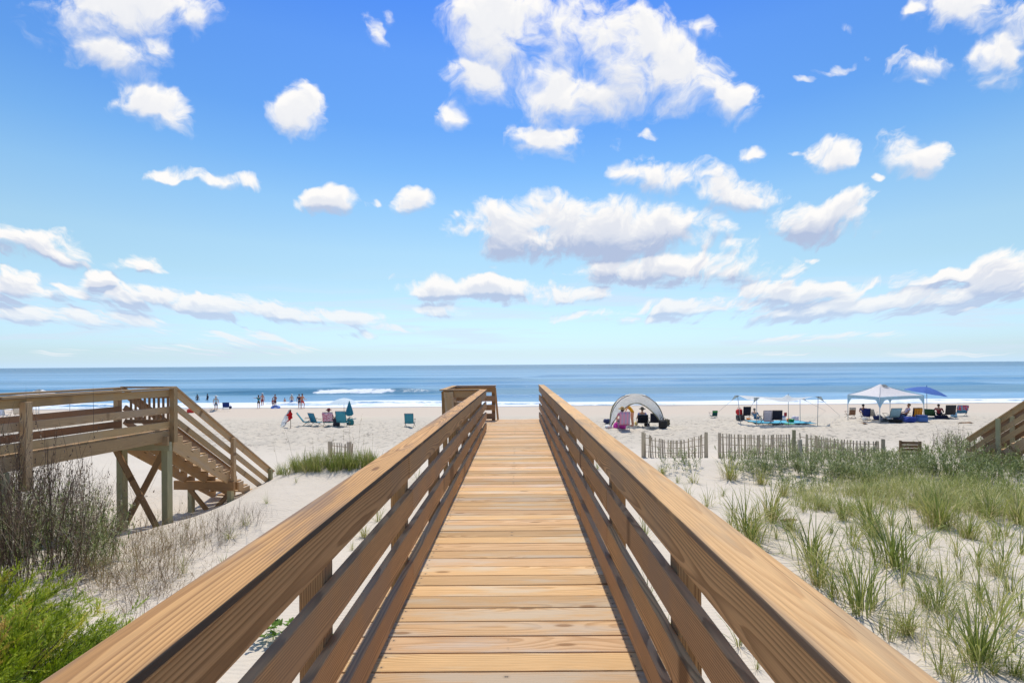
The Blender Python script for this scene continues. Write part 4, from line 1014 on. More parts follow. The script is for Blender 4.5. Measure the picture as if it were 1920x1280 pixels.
def person(name, loc, rz, label, pose=STAND, h=1.72, skin=(196,150,120), top=None, bottom=None, hair=(60,42,30), hat=None, hatbrim=.10, fem=False, over=None, onepiece=None, group=None):
    s = h/1.72; root = empty(name, loc, rz, label, 'person', group)
    P = dict(pose)
    pr = {}
    for k, v in P.items():
        if k in ('shoulder','elbow','wrist','palm','hip','knee','ankle','toe'):
            pr[k+'.r'] = Vector(v); pr[k+'.l'] = Vector((-v[0], v[1], v[2]))
        else: pr[k] = Vector(v)
    for k, v in (over or {}).items(): pr[k] = Vector(v)
    J = {}; E = []
    for k, v in pr.items():
        r = RAD[k.split('.')[0]]; f = .88 if fem and k.split('.')[0] in ('shoulder','elbow','chest','neck','spine') else 1.
        r = tuple(q*s*f for q in r) if hasattr(r, '__len__') else r*s*f
        J[k] = (v*s, r)
    E = [('pelvis','spine'),('spine','chest'),('chest','neck'),('neck','jaw'),('jaw','head'),('head','crown'),('head','nose')]
    for sd in 'rl':
        E += [('chest','shoulder.'+sd),('shoulder.'+sd,'elbow.'+sd),('elbow.'+sd,'wrist.'+sd),('wrist.'+sd,'palm.'+sd),('pelvis','hip.'+sd),('hip.'+sd,'knee.'+sd),('knee.'+sd,'ankle.'+sd),('ankle.'+sd,'toe.'+sd)]
        w = pr['palm.'+sd]; d = (w-pr['wrist.'+sd]).normalized(); sx = 1 if sd == 'r' else -1
        ac = Vector((0, 1, 0)) if abs(d.y) < .8 else Vector((1, 0, 0)); ac = (ac-d*ac.dot(d)).normalized(); inn = d.cross(ac)*(-sx)
        for q, (o_, ln) in enumerate(((.030,.062),(.010,.072),(-.011,.066),(-.030,.050))):
            a = w+ac*o_+d*.028; b_ = a+d*ln*.55+inn*.006; c = b_+d*ln*.4+inn*.018
            for t, p_, rr in (('a', a, .010), ('b', b_, .0088), ('c', c, .007)): J[f'finger{q}{t}.{sd}'] = (p_*s, rr*s)
            E += [('palm.'+sd, f'finger{q}a.{sd}'), (f'finger{q}a.{sd}', f'finger{q}b.{sd}'), (f'finger{q}b.{sd}', f'finger{q}c.{sd}')]
        a = w+ac*.048-d*.012; b_ = a+ac*.020+d*.034
        J['thumba.'+sd] = (a*s, .0115*s); J['thumbb.'+sd] = (b_*s, .009*s); E += [('palm.'+sd, 'thumba.'+sd), ('thumba.'+sd, 'thumbb.'+sd)]
    skm = mt('skin_%d_%d_%d' % skin, skin, .55, 0, .05, 0)
    skin_mesh('body', J, E, skm, root, 'pelvis', 1)
    def cloth(nm, keys, edges, k, col, rt):
        Jc = {}
        for q in keys:
            if isinstance(q, tuple): a, b_, f = q; v = pr[a].lerp(pr[b_], f); r0 = RAD[a.split('.')[0]]; r1 = RAD[b_.split('.')[0]]; m_ = lambda r: r if not hasattr(r, '__len__') else sum(r)/2; r = m_(r0)*(1-f)+m_(r1)*f; q = a+b_
            else: v = pr[q]; r = RAD[q.split('.')[0]]
            if q == 'pelvis': r = (.112, .100)
            r = tuple(e*s*k+.010 for e in r) if hasattr(r, '__len__') else r*s*k+.012
            Jc[q] = (v*s, r)
        skin_mesh(nm, Jc, edges, fabric(col, .05), root, rt, 1)
    legs = lambda f: ([('hip.r','knee.r',f), ('hip.l','knee.l',f)], [('hip.r','hip.rknee.r'), ('hip.l','hip.lknee.l')])
    if bottom:
        kk, ee = legs(.62)
        cloth('shorts', ['pelvis','hip.r','hip.l',('pelvis','spine',.32)]+kk, [('pelvis','pelvisspine'),('pelvis','hip.r'),('pelvis','hip.l')]+ee, 1.10, bottom, 'pelvis')
    if top:
        kk = [('shoulder.r','elbow.r',.55), ('shoulder.l','elbow.l',.55), ('pelvis','spine',.12)]
        cloth('shirt', ['spine','chest','shoulder.r','shoulder.l']+kk, [('pelvisspine','spine'),('spine','chest'),('chest','shoulder.r'),('chest','shoulder.l'),('shoulder.r','shoulder.relbow.r'),('shoulder.l','shoulder.lelbow.l')], 1.10, top, 'chest')
    if onepiece:
        kk = [('hip.r','knee.r',.12), ('hip.l','knee.l',.12), ('chest','neck',.45)]
        cloth('swimsuit', ['pelvis','spine','chest','hip.r','hip.l']+kk, [('pelvis','spine'),('spine','chest'),('chest','chestneck'),('pelvis','hip.r'),('pelvis','hip.l'),('hip.r','hip.rknee.r'),('hip.l','hip.lknee.l')], 1.10, onepiece, 'pelvis')
    hd = pr['head']*s; up = (pr['crown']-pr['jaw']).normalized(); fw = (pr['nose']-pr['head']); fw = (fw-up*fw.dot(up)).normalized(); sdv = fw.cross(up)
    rot = Matrix((sdv, fw, up)).transposed()
    if hair:
        bm = bmesh.new(); bmesh.ops.create_icosphere(bm, subdivisions=3, radius=1)
        for v in bm.verts:
            c = v.co; k = 1+.05*mnoise.noise(c*4)
            if c.y > .25 and c.z < .45: c.y = .25+(c.y-.25)*.05; c.x *= .96
            lo = -1.0 if fem else -.55
            q = Vector((c.x*.092*k, c.y*.112*k-.022, max(c.z, lo)*(.115 if c.z > 0 or not fem else .19)*k+.030))*s
            v.co = hd+rot @ q
        bm_obj('hair', bm, mt('hair_%d' % hair[0], hair, .6, 0, .15), root)
    if hat:
        o = lathe('hat', [(.0, .115), (.06, .11), (.092, .085), (.104, .03), (.105, .025), (.105+hatbrim, .0), (.105+hatbrim, -.006), (.100, .012)], fabric(hat, .05), root, 18)
        o.matrix_local = Matrix.Translation(hd+up*.055*s) @ rot.to_4x4() @ Matrix.Scale(s, 4)
    return root

# ---- furniture ---------------------------------------------------------------
def beach_chair(loc, rz, col, label, group=None, recline=.42, w=.56, sh=.26, bh=.62, framec=None, towel=None, arms=True, head=True, legs=True, strip=None, name='beach_chair'):
    root = empty(name, loc, rz, label, 'chair', group); fm = framec or metal_(); fb = fabric(col, .35); h2 = w/2
    dz = math.cos(recline)*bh; dy = math.sin(recline)*bh
    seat = [[(x*h2, y, sh-.045*math.cos(x*1.4)*math.sin((y+.22)/.5*3.14)) for x in (-1, -.5, 0, .5, 1)] for y in np.linspace(-.22, .28, 6)]
    sheet('seat', seat, fb, root, .012)
    back = [[(x*h2, -.24-dy*f-.03*math.cos(x*1.5)*math.sin(f*3.14), sh+.02+dz*f) for x in (-1, -.5, 0, .5, 1)] for f in np.linspace(0, 1, 6)]
    sheet('backrest', back, fb, root, .014)
    if strip:
        st = [[(x*h2*1.005, -.24-dy*f-.03*math.cos(x*1.5)*math.sin(f*3.14)-.013, sh+.02+dz*f) for x in (-1, -.5, 0, .5, 1)] for f in np.linspace(.70, .99, 3)]
        sheet('headrest', st, fabric(strip, .1), root, .02)
    for s in (-1, 1):
        x = s*h2
        tubes('frame', [[(x, .30, sh), (x, -.24, sh), (x, -.24-dy*1.02, sh+.02+dz*1.03)]], .013, fm, root)
        tubes('leg', [[(x*1.03, -.30, .0), (x*1.03, .26, sh+.24)], [(x*1.06, .26, .0), (x*1.06, -.22, sh+.02)]] if legs else [[(x*1.03, -.26, .0), (x*1.03, .30, .0), (x*1.03, .30, sh)]], .011, fm, root)
        if arms: puff('armrest', (.055, .42, .025), mt('arm_wood', (120, 85, 55), .6), root, (x*1.07, .02, sh+.235), .5, .0)
    for q in ([(-h2*1.03, -.30, .012), (h2*1.03, -.30, .012)], [(-h2, -.24-dy*1.02, sh+.02+dz*1.03), (h2, -.24-dy*1.02, sh+.02+dz*1.03)]): tubes('crossbar', [q], .011, fm, root)
    if towel:
        o = empty('towel', loc, rz); bpy.data.objects.remove(o)
        tw, tl, ff, tlab = towel
        P = []
        for f in np.linspace(-.45, 1, 14):
            if f < 0: q = 1+f*1.1; y = -.24-dy*q+.035; z = sh+.02+dz*q
            else: q = 1-f*ff; y = -.24-dy*q-.070-.015*f; z = sh+.045+dz*q
            P.append([(x*h2*tw*(1+.03*math.sin(7*f)), y+.018*math.sin(x*9+f*3), z+.004*math.sin(x*5)) for x in np.linspace(-1, 1, 13)])
        t = sheet('towel', P, tl if not isinstance(tl, tuple) else fabric(tl, .1), None, .012); t.location = loc; t.rotation_euler = (0, 0, rz)
        tag(t, tlab, 'towel')
    return root
def striped(name, a, b_, sc, axis=0):
    m, t = material(name); co = t.n('ShaderNodeTexCoord', out=3); s = t.sep(co)[axis]
    f = t.sstep(t.m('SINE', t.m('MULTIPLY', s, sc)), -.25, .25)
    t.out(t.bsdf(Base_Color=t.mix(f, lin(*a), lin(*b_)), Roughness=.85)); return m
def spotted(name, a, b_, sc):
    m, t = material(name); co = t.n('ShaderNodeTexCoord', out=3)
    f = t.sstep(t.noise(co, sc, 3, .6), .48, .54)
    t.out(t.bsdf(Base_Color=t.mix(f, lin(*a), lin(*b_)), Roughness=.85)); return m

def bag(loc, rz, col, label, size=(.42, .26, .34), name='beach_bag', handles=True, cat='bag'):
    root = empty(name, loc, rz, label, cat); w, d, h = size
    puff('body', size, fabric(col, .03), root, (0, 0, 0), .55, .16, random.random()*9)
    if handles:
        for s in (-1, 1): tubes('handle', [[(-w*.25, s*d*.3, h*.85), (-w*.2, s*d*.32, h*1.2), (0, s*d*.3, h*1.32), (w*.2, s*d*.32, h*1.2), (w*.25, s*d*.3, h*.85)]], .012, fabric(tuple(int(c*.7) for c in col), 0), root)
    return root
def cooler(loc, rz, col, lidc, label, size=(.55, .36, .36)):
    root = empty('cooler', loc, rz, label, 'cooler'); w, d, h = size
    puff('body', (w, d, h*.82), mt('plastic_%d_%d_%d' % col, col, .4, 0, .03, 0), root, (0, 0, 0), .16, 0)
    puff('lid', (w*1.03, d*1.05, h*.2), mt('plastic_%d_%d_%d' % lidc, lidc, .4, 0, .03, 0), root, (0, 0, h*.83), .3, 0)
    tubes('handle', [[(-w*.53, 0, h*.5), (-w*.58, 0, h*.75), (-w*.58, 0, h*1.12), (w*.58, 0, h*1.12), (w*.58, 0, h*.75), (w*.53, 0, h*.5)]], .012, darkmetal(), root)
    return root
def bucket(loc, col, label, r=.13, h=.24):
    root = empty('bucket', loc, 0, label, 'bucket')
    lathe('body', [(r*.74, 0), (r, h), (r*1.08, h), (r*1.08, h-.02), (r*.94, h-.02), (r*.70, .012), (0, .012)], mt('plastic_%d_%d_%d' % col, col, .4, 0, .03, 0), root)
    tubes('handle', [[(r*math.cos(a), 0, h+.16*math.sin(a)) for a in np.linspace(0, math.pi, 9)]], .006, metal_(), root); return root
def ball(loc, r, a, b_, label):
    bm = bmesh.new(); bmesh.ops.create_uvsphere(bm, u_segments=20, v_segments=12, radius=r, matrix=Matrix.Translation((0, 0, r)))
    o = bm_obj('beach_ball', bm, striped('ball_%d%d' % a[:2], a, b_, 30.)); o.location = loc; return tag(o, label, 'ball')

def umbrella(loc, h, r, drop, col, label, tilt=(0, 0), name='beach_umbrella', n=8, transl=.35, sub=None):
    root = empty(name, loc, 0, label, 'umbrella'); T = Matrix.Rotation(tilt[0], 4, 'X') @ Matrix.Rotation(tilt[1], 4, 'Y')
    top = Vector((0, 0, h)); P = []
    for f in np.linspace(0.02, 1, 8):
        row = []
        for k in range(n*4+1):
            a = 6.28318*k/(n*4); u = (k % 4)/4.; sc = 1-.045*math.sin(u*math.pi)*f
            row.append(top+T @ Vector((r*f*sc*math.cos(a), r*f*sc*math.sin(a), -drop*f**1.55-.03*math.sin(u*math.pi)*f)))
        P.append(row)
    sheet('canopy', P, fabric(col, transl), root, 0, False)
    for k in range(n):
        a = 6.28318*k/n; tubes('rib', [[top+T @ Vector((r*f*math.cos(a), r*f*math.sin(a), -drop*f**1.55-.012)) for f in np.linspace(0.02, 1, 6)]], .005, metal_(), root, 5)
    tubes('pole', [[(0, 0, -.3), top+Vector((0, 0, .05))]], .019, metal_(), root, 9)
    lathe('finial', [(0.0, .12), (.018, .10), (.02, .03), (0.03, .0)], fabric(col, 0), root, 10, tuple(top)); return root

# ---- shelters ------------------------------------------------------------------
def dome_tent(loc, rz):
    root = empty('dome_shelter', loc, rz, 'pale grey green dome shelter with four arched openings on the beach', 'shelter'); R0, H, ha = 1.52, 1.93, 1.50
    cl_ = fabric((253, 254, 252), .88); trim = fabric((128, 124, 96), .05)
    def prof(th): return R0*(math.sin(th)**.80), H*math.cos(th)**.92
    for k in range(4):
        M = Matrix.Rotation(k*math.pi/2, 3, 'Z'); P = []; edge = []
        for t in np.linspace(-1, 1, 29):
            at_ = abs(t)*.985; za = ha*(1-at_**2.6); lo, hi = 0, math.pi/2
            for _ in range(30):
                m_ = (lo+hi)/2
                if prof(m_)[1] > za: lo = m_
                else: hi = m_
            row = []
            for f in np.linspace(.03, 1, 12):
                r, z = prof(lo*f); row.append(M @ Vector((r*t, -r*(1+.06*(1-t*t)), z)))
            P.append(row); edge.append(row[-1])
        sheet('canopy_panel', P, cl_, root, 0)
        tubes('arch_trim', [edge], .032, trim, root, 8)
    for sx in (-1, 1):
        for sy in (-1, 1):
            tubes('pole', [[Vector((sx*prof(a)[0]*1.01, sy*prof(a)[0]*1.01, max(prof(a)[1]+.01, 0))) for a in np.linspace(.02, math.pi/2, 16)]], .016, darkmetal(), root, 6)
    # little vented cap over the crown
    P = [[Vector((f*.62*math.cos(a), f*.62*math.sin(a), H+.07-.10*f*f+.02*math.cos(4*a)*f)) for a in np.linspace(0, 6.28318, 25)] for f in np.linspace(.03, 1, 5)]
    sheet('vent_cap', P, cl_, root, 0)
    for s in (-1, 1): tubes('guy_line', [[(s*1.1, -1.25, 1.15), (s*1.75*.8, -2.3, 0)]], .006, mt('white_cord', (230, 230, 230), .7), root, 5)
    return root

def stretch_shade():
    FL, FR, BL, BR, PK = at(1419,745,28.3), at(1534,743,28.6), at(1383,741,31.0), at(1500,745,31.6), at(1478,737.5,29.6)
    gz = ground(13, 29.5); c = Vector((FL.x, FL.y, gz)); root = empty('stretch_sunshade', c, 0, 'white stretch fabric sunshade on thin poles held by guy lines', 'sunshade')
    P = []
    N = 34
    for i in range(N+1):
        u = i/N; row = []
        for j in range(N+1):
            v = j/N; q = FL*(1-u)*(1-v)+FR*u*(1-v)+BL*(1-u)*v+BR*u*v
            sag = .26*max(0, 1-v/.85)**1.2*min(1, 6*u*(1-u))+.20*max(0, 1-u/.3)*min(1, 6*v*(1-v))+.04*math.sin(u*math.pi)
            d = math.hypot(q.x-PK.x, (q.y-PK.y))
            cor = min(math.hypot(u-a, v-b_) for a in (0, 1) for b_ in (0, 1))
            z = q.z-sag*min(1, cor*2.2)+.36*math.exp(-(d/.26)**1.0)
            ins = .10*math.sin(u*math.pi)
            y = q.y+ins*(1-2*v)*1.6; x = q.x+.10*math.sin(v*math.pi)*(1-2*u)
            row.append(Vector((x, y, z))-c)
        P.append(row)
    sheet('canopy', P, fabric((248, 251, 252), .6), root, 0)
    for p, dx, dy in ((BL, .25, .1), (FL, .0, .05), (FR, -.05, 0), (BR, 0, 0), (PK, 0, 0)):
        g = Vector((p.x+dx, p.y+dy, ground(p.x+dx, p.y+dy)-.1)); t_ = Vector((p.x, p.y, p.z-.02)) if p is not PK else Vector((p.x, p.y, p.z+.0))
        tubes('pole', [[g-c, t_-c]], .016, metal_(), root, 7)
    for p, px, py, Y in ((BL, 1342, 776, 31.5), (FL, 1398, 778, 27.6), (FR, 1575, 779, 27.8), (BR, 1548, 770, 33.)):
        g = spot(px, py); e = p.lerp(g, .22); tubes('guy_line', [[p-c, e-c, g-c]], .009, mt('grey_cord', (120, 130, 135), .7), root, 5)
        w = (e-p).normalized(); sd_ = w.cross(Vector((0, 0, 1))).normalized()
        sheet('corner_strap', [[p+sd_*.16*s*(1-f)-c+(e-p)*f for s in (-1, 0, 1)] for f in np.linspace(0, 1, 4)], fabric((190, 212, 225), .3), root, .006)

def popup_canopy(corners, edge_z, peak_z, peak, cols, label, arc=True, name='popup_canopy'):
    """corners in order round; z values absolute"""
    c0 = Vector((corners[0][0], corners[0][1], ground(*corners[0]))); root = empty(name, c0, 0, label, 'canopy')
    C = [Vector((x, y, edge_z)) for x, y in corners]; pk = Vector((*peak, peak_z))
    roofm = fabric(cols[0], .35); valm = fabric(cols[1], .35)
    for k in range(4):
        a, b_ = C[k], C[(k+1) % 4]; P = []
        for f in np.linspace(.0, 1, 8):
            row = []
            for t in np.linspace(0, 1, 13):
                q = pk.lerp(a.lerp(b_, t), f); q.z -= .10*math.sin(f*math.pi)*(1-.2*math.sin(t*math.pi))-.02*math.sin(t*math.pi)*f; row.append(q-c0)
            P.append(row)
        sheet('roof_panel', P, roofm, root, 0)
        out = (a.lerp(b_, .5)-pk); out.z = 0; out = out.normalized()*.02
        V = [[a.lerp(b_, t)+out-c0-Vector((0, 0, f*(.20+(.55*max(0, 1-min(t, 1-t)/.13)**1.6 if arc else 0)))) for t in np.linspace(0, 1, 33)] for f in (0, .5, 1)]
        sheet('valance', V, valm, root, 0)
        mid = (pk+a)/2
    for q in C:
        tubes('leg', [[Vector((q.x, q.y, ground(q.x, q.y)-.05))-c0, q-c0]], .024, mt('canopy_leg', (190, 200, 205), .4, 0, .03, 0, .5), root, 8)
    tubes('roof_strut', [[q-c0, pk-c0-Vector((0, 0, .08))] for q in C[:1]], .012, metal_(), root, 6)
    for q in C[1:]: tubes('roof_strut', [[q-c0, pk-c0-Vector((0, 0, .08))]], .012, metal_(), root, 6)
    n_ = (C[1]-C[0]).cross(pk-C[0]).normalized(); cen = C[0].lerp(C[1], .62)
    m_ = pk.lerp(cen, .18)-c0+n_*.02; ex = (C[1]-C[0]).normalized(); ey = (pk-C[0].lerp(C[1], .5)).normalized()
    sheet('vent', [[m_+ex*x*.26+ey*y*.13*(1-abs(x)*.3)+n_*.05*(1-x*x) for x in np.linspace(-1, 1, 5)] for y in np.linspace(-1, 1, 4)], fabric((120, 128, 130), 0), root, .006)
    return root

def build_beach():
    S = spot; dm = darkmetal(); TEAL = (92, 172, 186)
    # ---------- left of the boardwalk
    p = S(545, 803); root = empty('windsock_flag', p, 0, 'red flag with white streamer whipping on a short pole in the sand', 'flag')
    tubes('pole', [[(0, 0, -.2), (0, 0, 1.10)]], .017, mt('brown_pole', (96, 78, 60), .7), root, 8); lathe('finial', [(.0, .10), (.035, .07), (.045, .03), (.02, 0)], mt('brown_pole', (96, 78, 60)), root, 10, (0, 0, 1.07))
    def fl(nm, pts, mat):
        P = [[Vector((x+w*s*.5, -.03+.06*math.sin(3*f+s*2), z+.10*s*w)) for s in (-1, -.4, .3, 1)] for f, (x, z, w) in enumerate(pts)]
        sheet(nm, P, mat, root, .006)
    fl('red_flag', [(-.02,1.08,.08),(-.04,.98,.26),(-.06,.86,.34),(-.03,.74,.32),(.0,.62,.24),(-.06,.52,.16),(-.16,.44,.12),(-.26,.38,.10),(-.33,.33,.04)], fabric((214, 20, 32), .3))
    fl('white_streamer', [(-.03,1.16,.10),(-.16,.95,.16),(-.24,.78,.22),(-.30,.60,.30),(-.36,.42,.34),(-.42,.24,.36),(-.52,.08,.26)], fabric((236, 238, 240), .6))
    beach_chair(S(577, 798), -1.25, TEAL, 'teal beach chair seen from the side, leftmost of the group near the flag', 'teal beach chairs', .62, framec=dm, bh=.70)
    beach_chair(S(595, 799), -.55, (84, 158, 182), 'teal blue beach chair with a curved back beside the side-on chair', 'teal beach chairs', .40, framec=dm, bh=.66, w=.62)
    beach_chair(S(618, 799), .05, (92, 170, 175), 'beach chair covered by a pink and white towel', 'teal beach chairs', .25, framec=dm, w=.62, bh=.66, towel=(1.04, spotted('pink_white_towel', (233, 200, 208), (205, 120, 140), 9.), .95, 'pink and white patterned towel over the back of a teal chair'))
    beach_chair(S(643, 799), -.05, TEAL, 'tall teal beach chair with the closed umbrella above its back', 'teal beach chairs', .22, framec=dm, w=.66, bh=.72)
    beach_chair(S(769, 800), .0, (88, 164, 178), 'lone teal beach chair standing apart nearer the boardwalk', 'teal beach chairs', .20, framec=dm, w=.54, bh=.60, sh=.24)
    q = S(618, 798); person('person', q+Vector((0, .15, .02)), 0, 'seated person in a dark red sun hat on the pink towelled chair', SIT, 1.66, (205, 160, 135), top=(200, 90, 110), bottom=(40, 50, 70), hat=(122, 32, 40), hatbrim=.09)
    bag(S(631, 798), .2, (52, 50, 60), 'dark rounded bag between the pink towelled chair and the teal chair', (.40, .3, .50), 'beach_bag')
    bag(S(657, 797), -.1, (38, 118, 122), 'teal tote bag standing right of the tall teal chair', (.46, .28, .42))
    p = S(645, 797)+Vector((.03, .9, 0)); p.z = ground(p.x, p.y); root = empty('closed_umbrella', p, 0, 'closed teal umbrella standing upright behind the tall teal chair', 'umbrella')
    tubes('pole', [[(0, 0, -.2), (.03, 0, 1.62)]], .018, metal_(), root, 8)
    bm = bmesh.new(); rings = []
    for z, r in ((.62, .20), (.66, .235), (.80, .22), (1.0, .18), (1.25, .115), (1.45, .06), (1.60, .02)):
        rings.append([bm.verts.new((r*(1+.22*math.cos(a*6))*math.cos(a)+.03, r*(1+.22*math.cos(a*6))*math.sin(a), z+(.05*math.cos(a*6) if z < .7 else 0))) for a in [6.28318*k/30 for k in range(30)]])
    for a, b_ in zip(rings, rings[1:]):
        for k in range(30): bm.faces.new((a[k], a[(k+1) % 30], b_[(k+1) % 30], b_[k]))
    bm.faces.new(rings[-1]); bm.faces.new(rings[0][::-1]); bm_obj('folded_canopy', bm, fabric((48, 132, 152), .1), root)
    u, w_ = ray(645, 757); umbrella(Vector((u*41, 41, ground(u*41, 41))), EYE+ray(645, 746)[1]*41-ground(u*41, 41), 1.22, .42, (226, 241, 248), 'open pale blue umbrella nearest the surf behind the teal chairs')
    # at the water's edge
    def wader(px, depth, label, **k):
        Y = 79.; X = ray(px, 745)[0]*Y; person('person', (X, Y, -depth), k.pop('rz', 0.), label, **k)
    wader(370, .78, 'dark bather standing waist deep in the sea, leftmost of all', skin=(120, 84, 66), bottom=(30, 34, 50))
    wader(389, .72, 'broad dark bather standing waist deep beside the leftmost one', skin=(112, 76, 60), bottom=(24, 28, 40), top=(60, 52, 66), rz=2.6)
    person('person', S(405, 772), .25, 'person in pale blue shirt and white hat standing by the blue chair', top=(170, 206, 220), bottom=(82, 110, 140), skin=(200, 160, 135), hat=(240, 240, 238), hatbrim=.12, h=1.74)
    beach_chair(S(425, 767), .3, (36, 66, 140), 'royal blue beach chair at the edge of the surf', None, .28, framec=dm, w=.72, bh=.58)
    bag(S(432, 766), 0, (40, 44, 90), 'small navy bag right of the royal blue chair', (.28, .2, .32), handles=False)
    bag(S(357, 774), .2, (205, 62, 58), 'red bag on the sand behind the stair railing', (.62, .35, .42))
    group = None
    arm = {'elbow.l': (-.42, .10, 1.36), 'wrist.l': (-.62, .14, 1.40), 'palm.l': (-.69, .15, 1.41)}
    person('person', S(485, 766), .1, 'person in teal top and black shorts reaching left at the surf line', top=(44, 120, 124), bottom=(28, 28, 34), skin=(196, 146, 116), hair=(50, 36, 28), h=1.66, over=arm, fem=True)
    person('person', S(492, 762), -.1, 'shirtless person in dark red shorts and white cap beside the teal top', bottom=(140, 24, 44), skin=(186, 120, 96), hat=(240, 240, 240), hatbrim=.05, h=1.80)
    person('person', S(516, 765), 3.0, 'shirtless person in dark shorts holding a child above a float', bottom=(70, 40, 62), skin=(160, 104, 82), h=1.72, over={'elbow.r': (.30, .16, 1.18), 'wrist.r': (.10, .30, 1.16), 'palm.r': (.04, .31, 1.16), 'elbow.l': (-.30, .16, 1.14), 'wrist.l': (-.10, .30, 1.10), 'palm.l': (-.04, .31, 1.09)})
    p = S(516, 765); person('person', p+Vector((-.02, -.55, .18)), 3.0, 'child in a red rash vest held in front of the shirtless person', top=(150, 44, 62), bottom=(60, 40, 70), skin=(176, 116, 92), h=1.02)
    bm = bmesh.new(); n1, n2 = 26, 12; V = [[bm.verts.new(((.42+.13*math.cos(b_))*math.cos(a), (.42+.13*math.cos(b_))*math.sin(a), .13+.13*math.sin(b_))) for b_ in [6.28318*j/n2 for j in range(n2)]] for a in [6.28318*i/n1 for i in range(n1)]]
    for i in range(n1):
        for j in range(n2): bm.faces.new((V[i][j], V[(i+1) % n1][j], V[(i+1) % n1][(j+1) % n2], V[i][(j+1) % n2]))
    o = bm_obj('swim_ring', bm, striped('ring_blue', (70, 110, 190), (150, 170, 215), 9.)); o.location = p+Vector((.35, -.6, .02)); o.rotation_euler = (.25, .1, 0); tag(o, 'blue swim ring in the shallow foam beside the child', 'swim ring')
    Y = 70.; sea = lambda px, d: Vector((ray(px, 750)[0]*Y, Y, -d))
    person('person', sea(534, .36), -.3, 'small child in navy shorts standing knee deep in the foam', bottom=(40, 60, 110), skin=(190, 132, 104), h=1.22)
    person('person', sea(547, .46), 0., 'shirtless person in bright blue shorts and white cap in the foam', bottom=(44, 120, 196), skin=(206, 160, 128), hat=(238, 238, 236), hatbrim=.05, h=1.78)
    person('person', S(561, 766), .2, 'person in navy shirt walking left of the red shorted person', top=(36, 46, 80), bottom=(40, 56, 96), skin=(190, 136, 108), h=1.76, over={'knee.l': (-.10, .22, .52), 'ankle.l': (-.11, .16, .12), 'toe.l': (-.12, .30, .06)})
    person('person', S(567, 766), -.4, 'shirtless person in bright red shorts at the surf line, nearest the flag', bottom=(212, 56, 60), skin=(196, 132, 100), h=1.80, over={'knee.r': (.11, .20, .52), 'ankle.r': (.11, .10, .10), 'toe.r': (.12, .25, .05), 'wrist.r': (.22, .32, 1.06), 'palm.r': (.21, .39, 1.07), 'elbow.r': (.27, .06, 1.13)})
    # mound of dug sand beside the person with the white hat
    n = 26; P = [[Vector(((i/n-.5)*3.2, (j/n-.5)*2.0, .36*max(0, 1-((i/n-.5)*2)**2)*max(0, 1-((j/n-.5)*2)**2)*(1+.5*mnoise.noise(Vector((i*.3, j*.3, 0))))-.02)) for j in range(n+1)] for i in range(n+1)]
    o = sheet('sand_pile', P, bpy.data.materials['sand'], None, .02); o.location = S(394, 772); tag(o, 'low heap of dug sand beside the person in the pale blue shirt', 'sand pile')
    # far left, glimpsed over and through the railing of the left walkway
    Y = 42.; X = ray(70, 740)[0]*Y
    popup_canopy([(X-1.5, Y-1.4), (X+1.5, Y-1.4), (X+1.5, Y+1.4), (X-1.5, Y+1.4)], EYE+ray(70, 741)[1]*Y, EYE+ray(70, 729.5)[1]*Y, (X+.3, Y), ((240, 242, 244), (214, 224, 232)), 'white canopy far left whose peak shows above the walkway railing')
    for px, py, col, lb in ((8, 783, (225, 228, 240), 'white backed beach chair at the far left edge behind the railing'), (37, 781, (232, 222, 205), 'cream beach chair seen between the rails of the left walkway')):
        beach_chair(S(px, py), 0, col, lb, None, .2, framec=dm, w=.66, bh=.66)
    beach_chair(S(58, 782), 0, (190, 90, 66), 'terracotta beach chair seen between the rails of the left walkway', None, .2, framec=dm, w=.90, bh=.66)
    # ---------- dome shelter
    c = S(1192, 800); c.z = ground(c.x, c.y); dome_tent(c, R(-11))
    pk = striped('pink_stripes', (226, 150, 176), (196, 168, 190), 34.)
    beach_chair(S(1169, 805), .0, (216, 130, 168), 'pink and lilac striped high-back chair under the dome shelter', None, .20, framec=metal_(), w=.54, bh=.72, towel=(1.04, pk, .98, 'pink and lilac striped towel hanging over a chair back under the dome'))
    person('person', S(1166, 804)+Vector((0, .15, .08)), .0, 'person in straw hat seated in the pink chair under the dome', SIT, 1.72, (206, 150, 124), top=(210, 140, 160), bottom=(60, 60, 90), hat=(200, 160, 96), hatbrim=.12, fem=True)
    person('person', S(1187, 800)+Vector((0, .15, 0)), R(95), 'woman in a yellow swimsuit leaning over the pink chair', BEND, 1.74, (222, 150, 112), onepiece=(228, 160, 30), hair=(150, 92, 50), fem=True)
    bag(S(1161, 803)+Vector((0, -.2, 0)), .3, (196, 48, 150), 'magenta bag on the sand left of the pink striped chair', (.62, .40, .36))
    beach_chair(S(1204, 800), -.1, (34, 36, 48), 'black low chair with a seated person under the dome shelter', None, .30, framec=metal_(), w=.60, bh=.50)
    person('person', S(1204, 800)+Vector((0, .12, .06)), -.1, 'person in blue and white floral shirt and dark hat under the dome', SIT, 1.70, (190, 140, 110), top=(120, 140, 210), bottom=(60, 60, 80), hat=(72, 70, 62), hatbrim=.10)
    beach_chair(S(1228, 802), .0, (30, 34, 50), 'empty black folding chair under the right side of the dome', None, .12, framec=dm, w=.66, bh=.50, sh=.34)
    bag(S(1243, 803), .5, (44, 40, 38), 'black backpack at the right foot of the dome shelter', (.42, .34, .46)); bag(S(1248, 798), 0, (92, 84, 66), 'olive sand bag against the right leg of the dome shelter', (.46, .3, .40), handles=False, name='sand_bag')
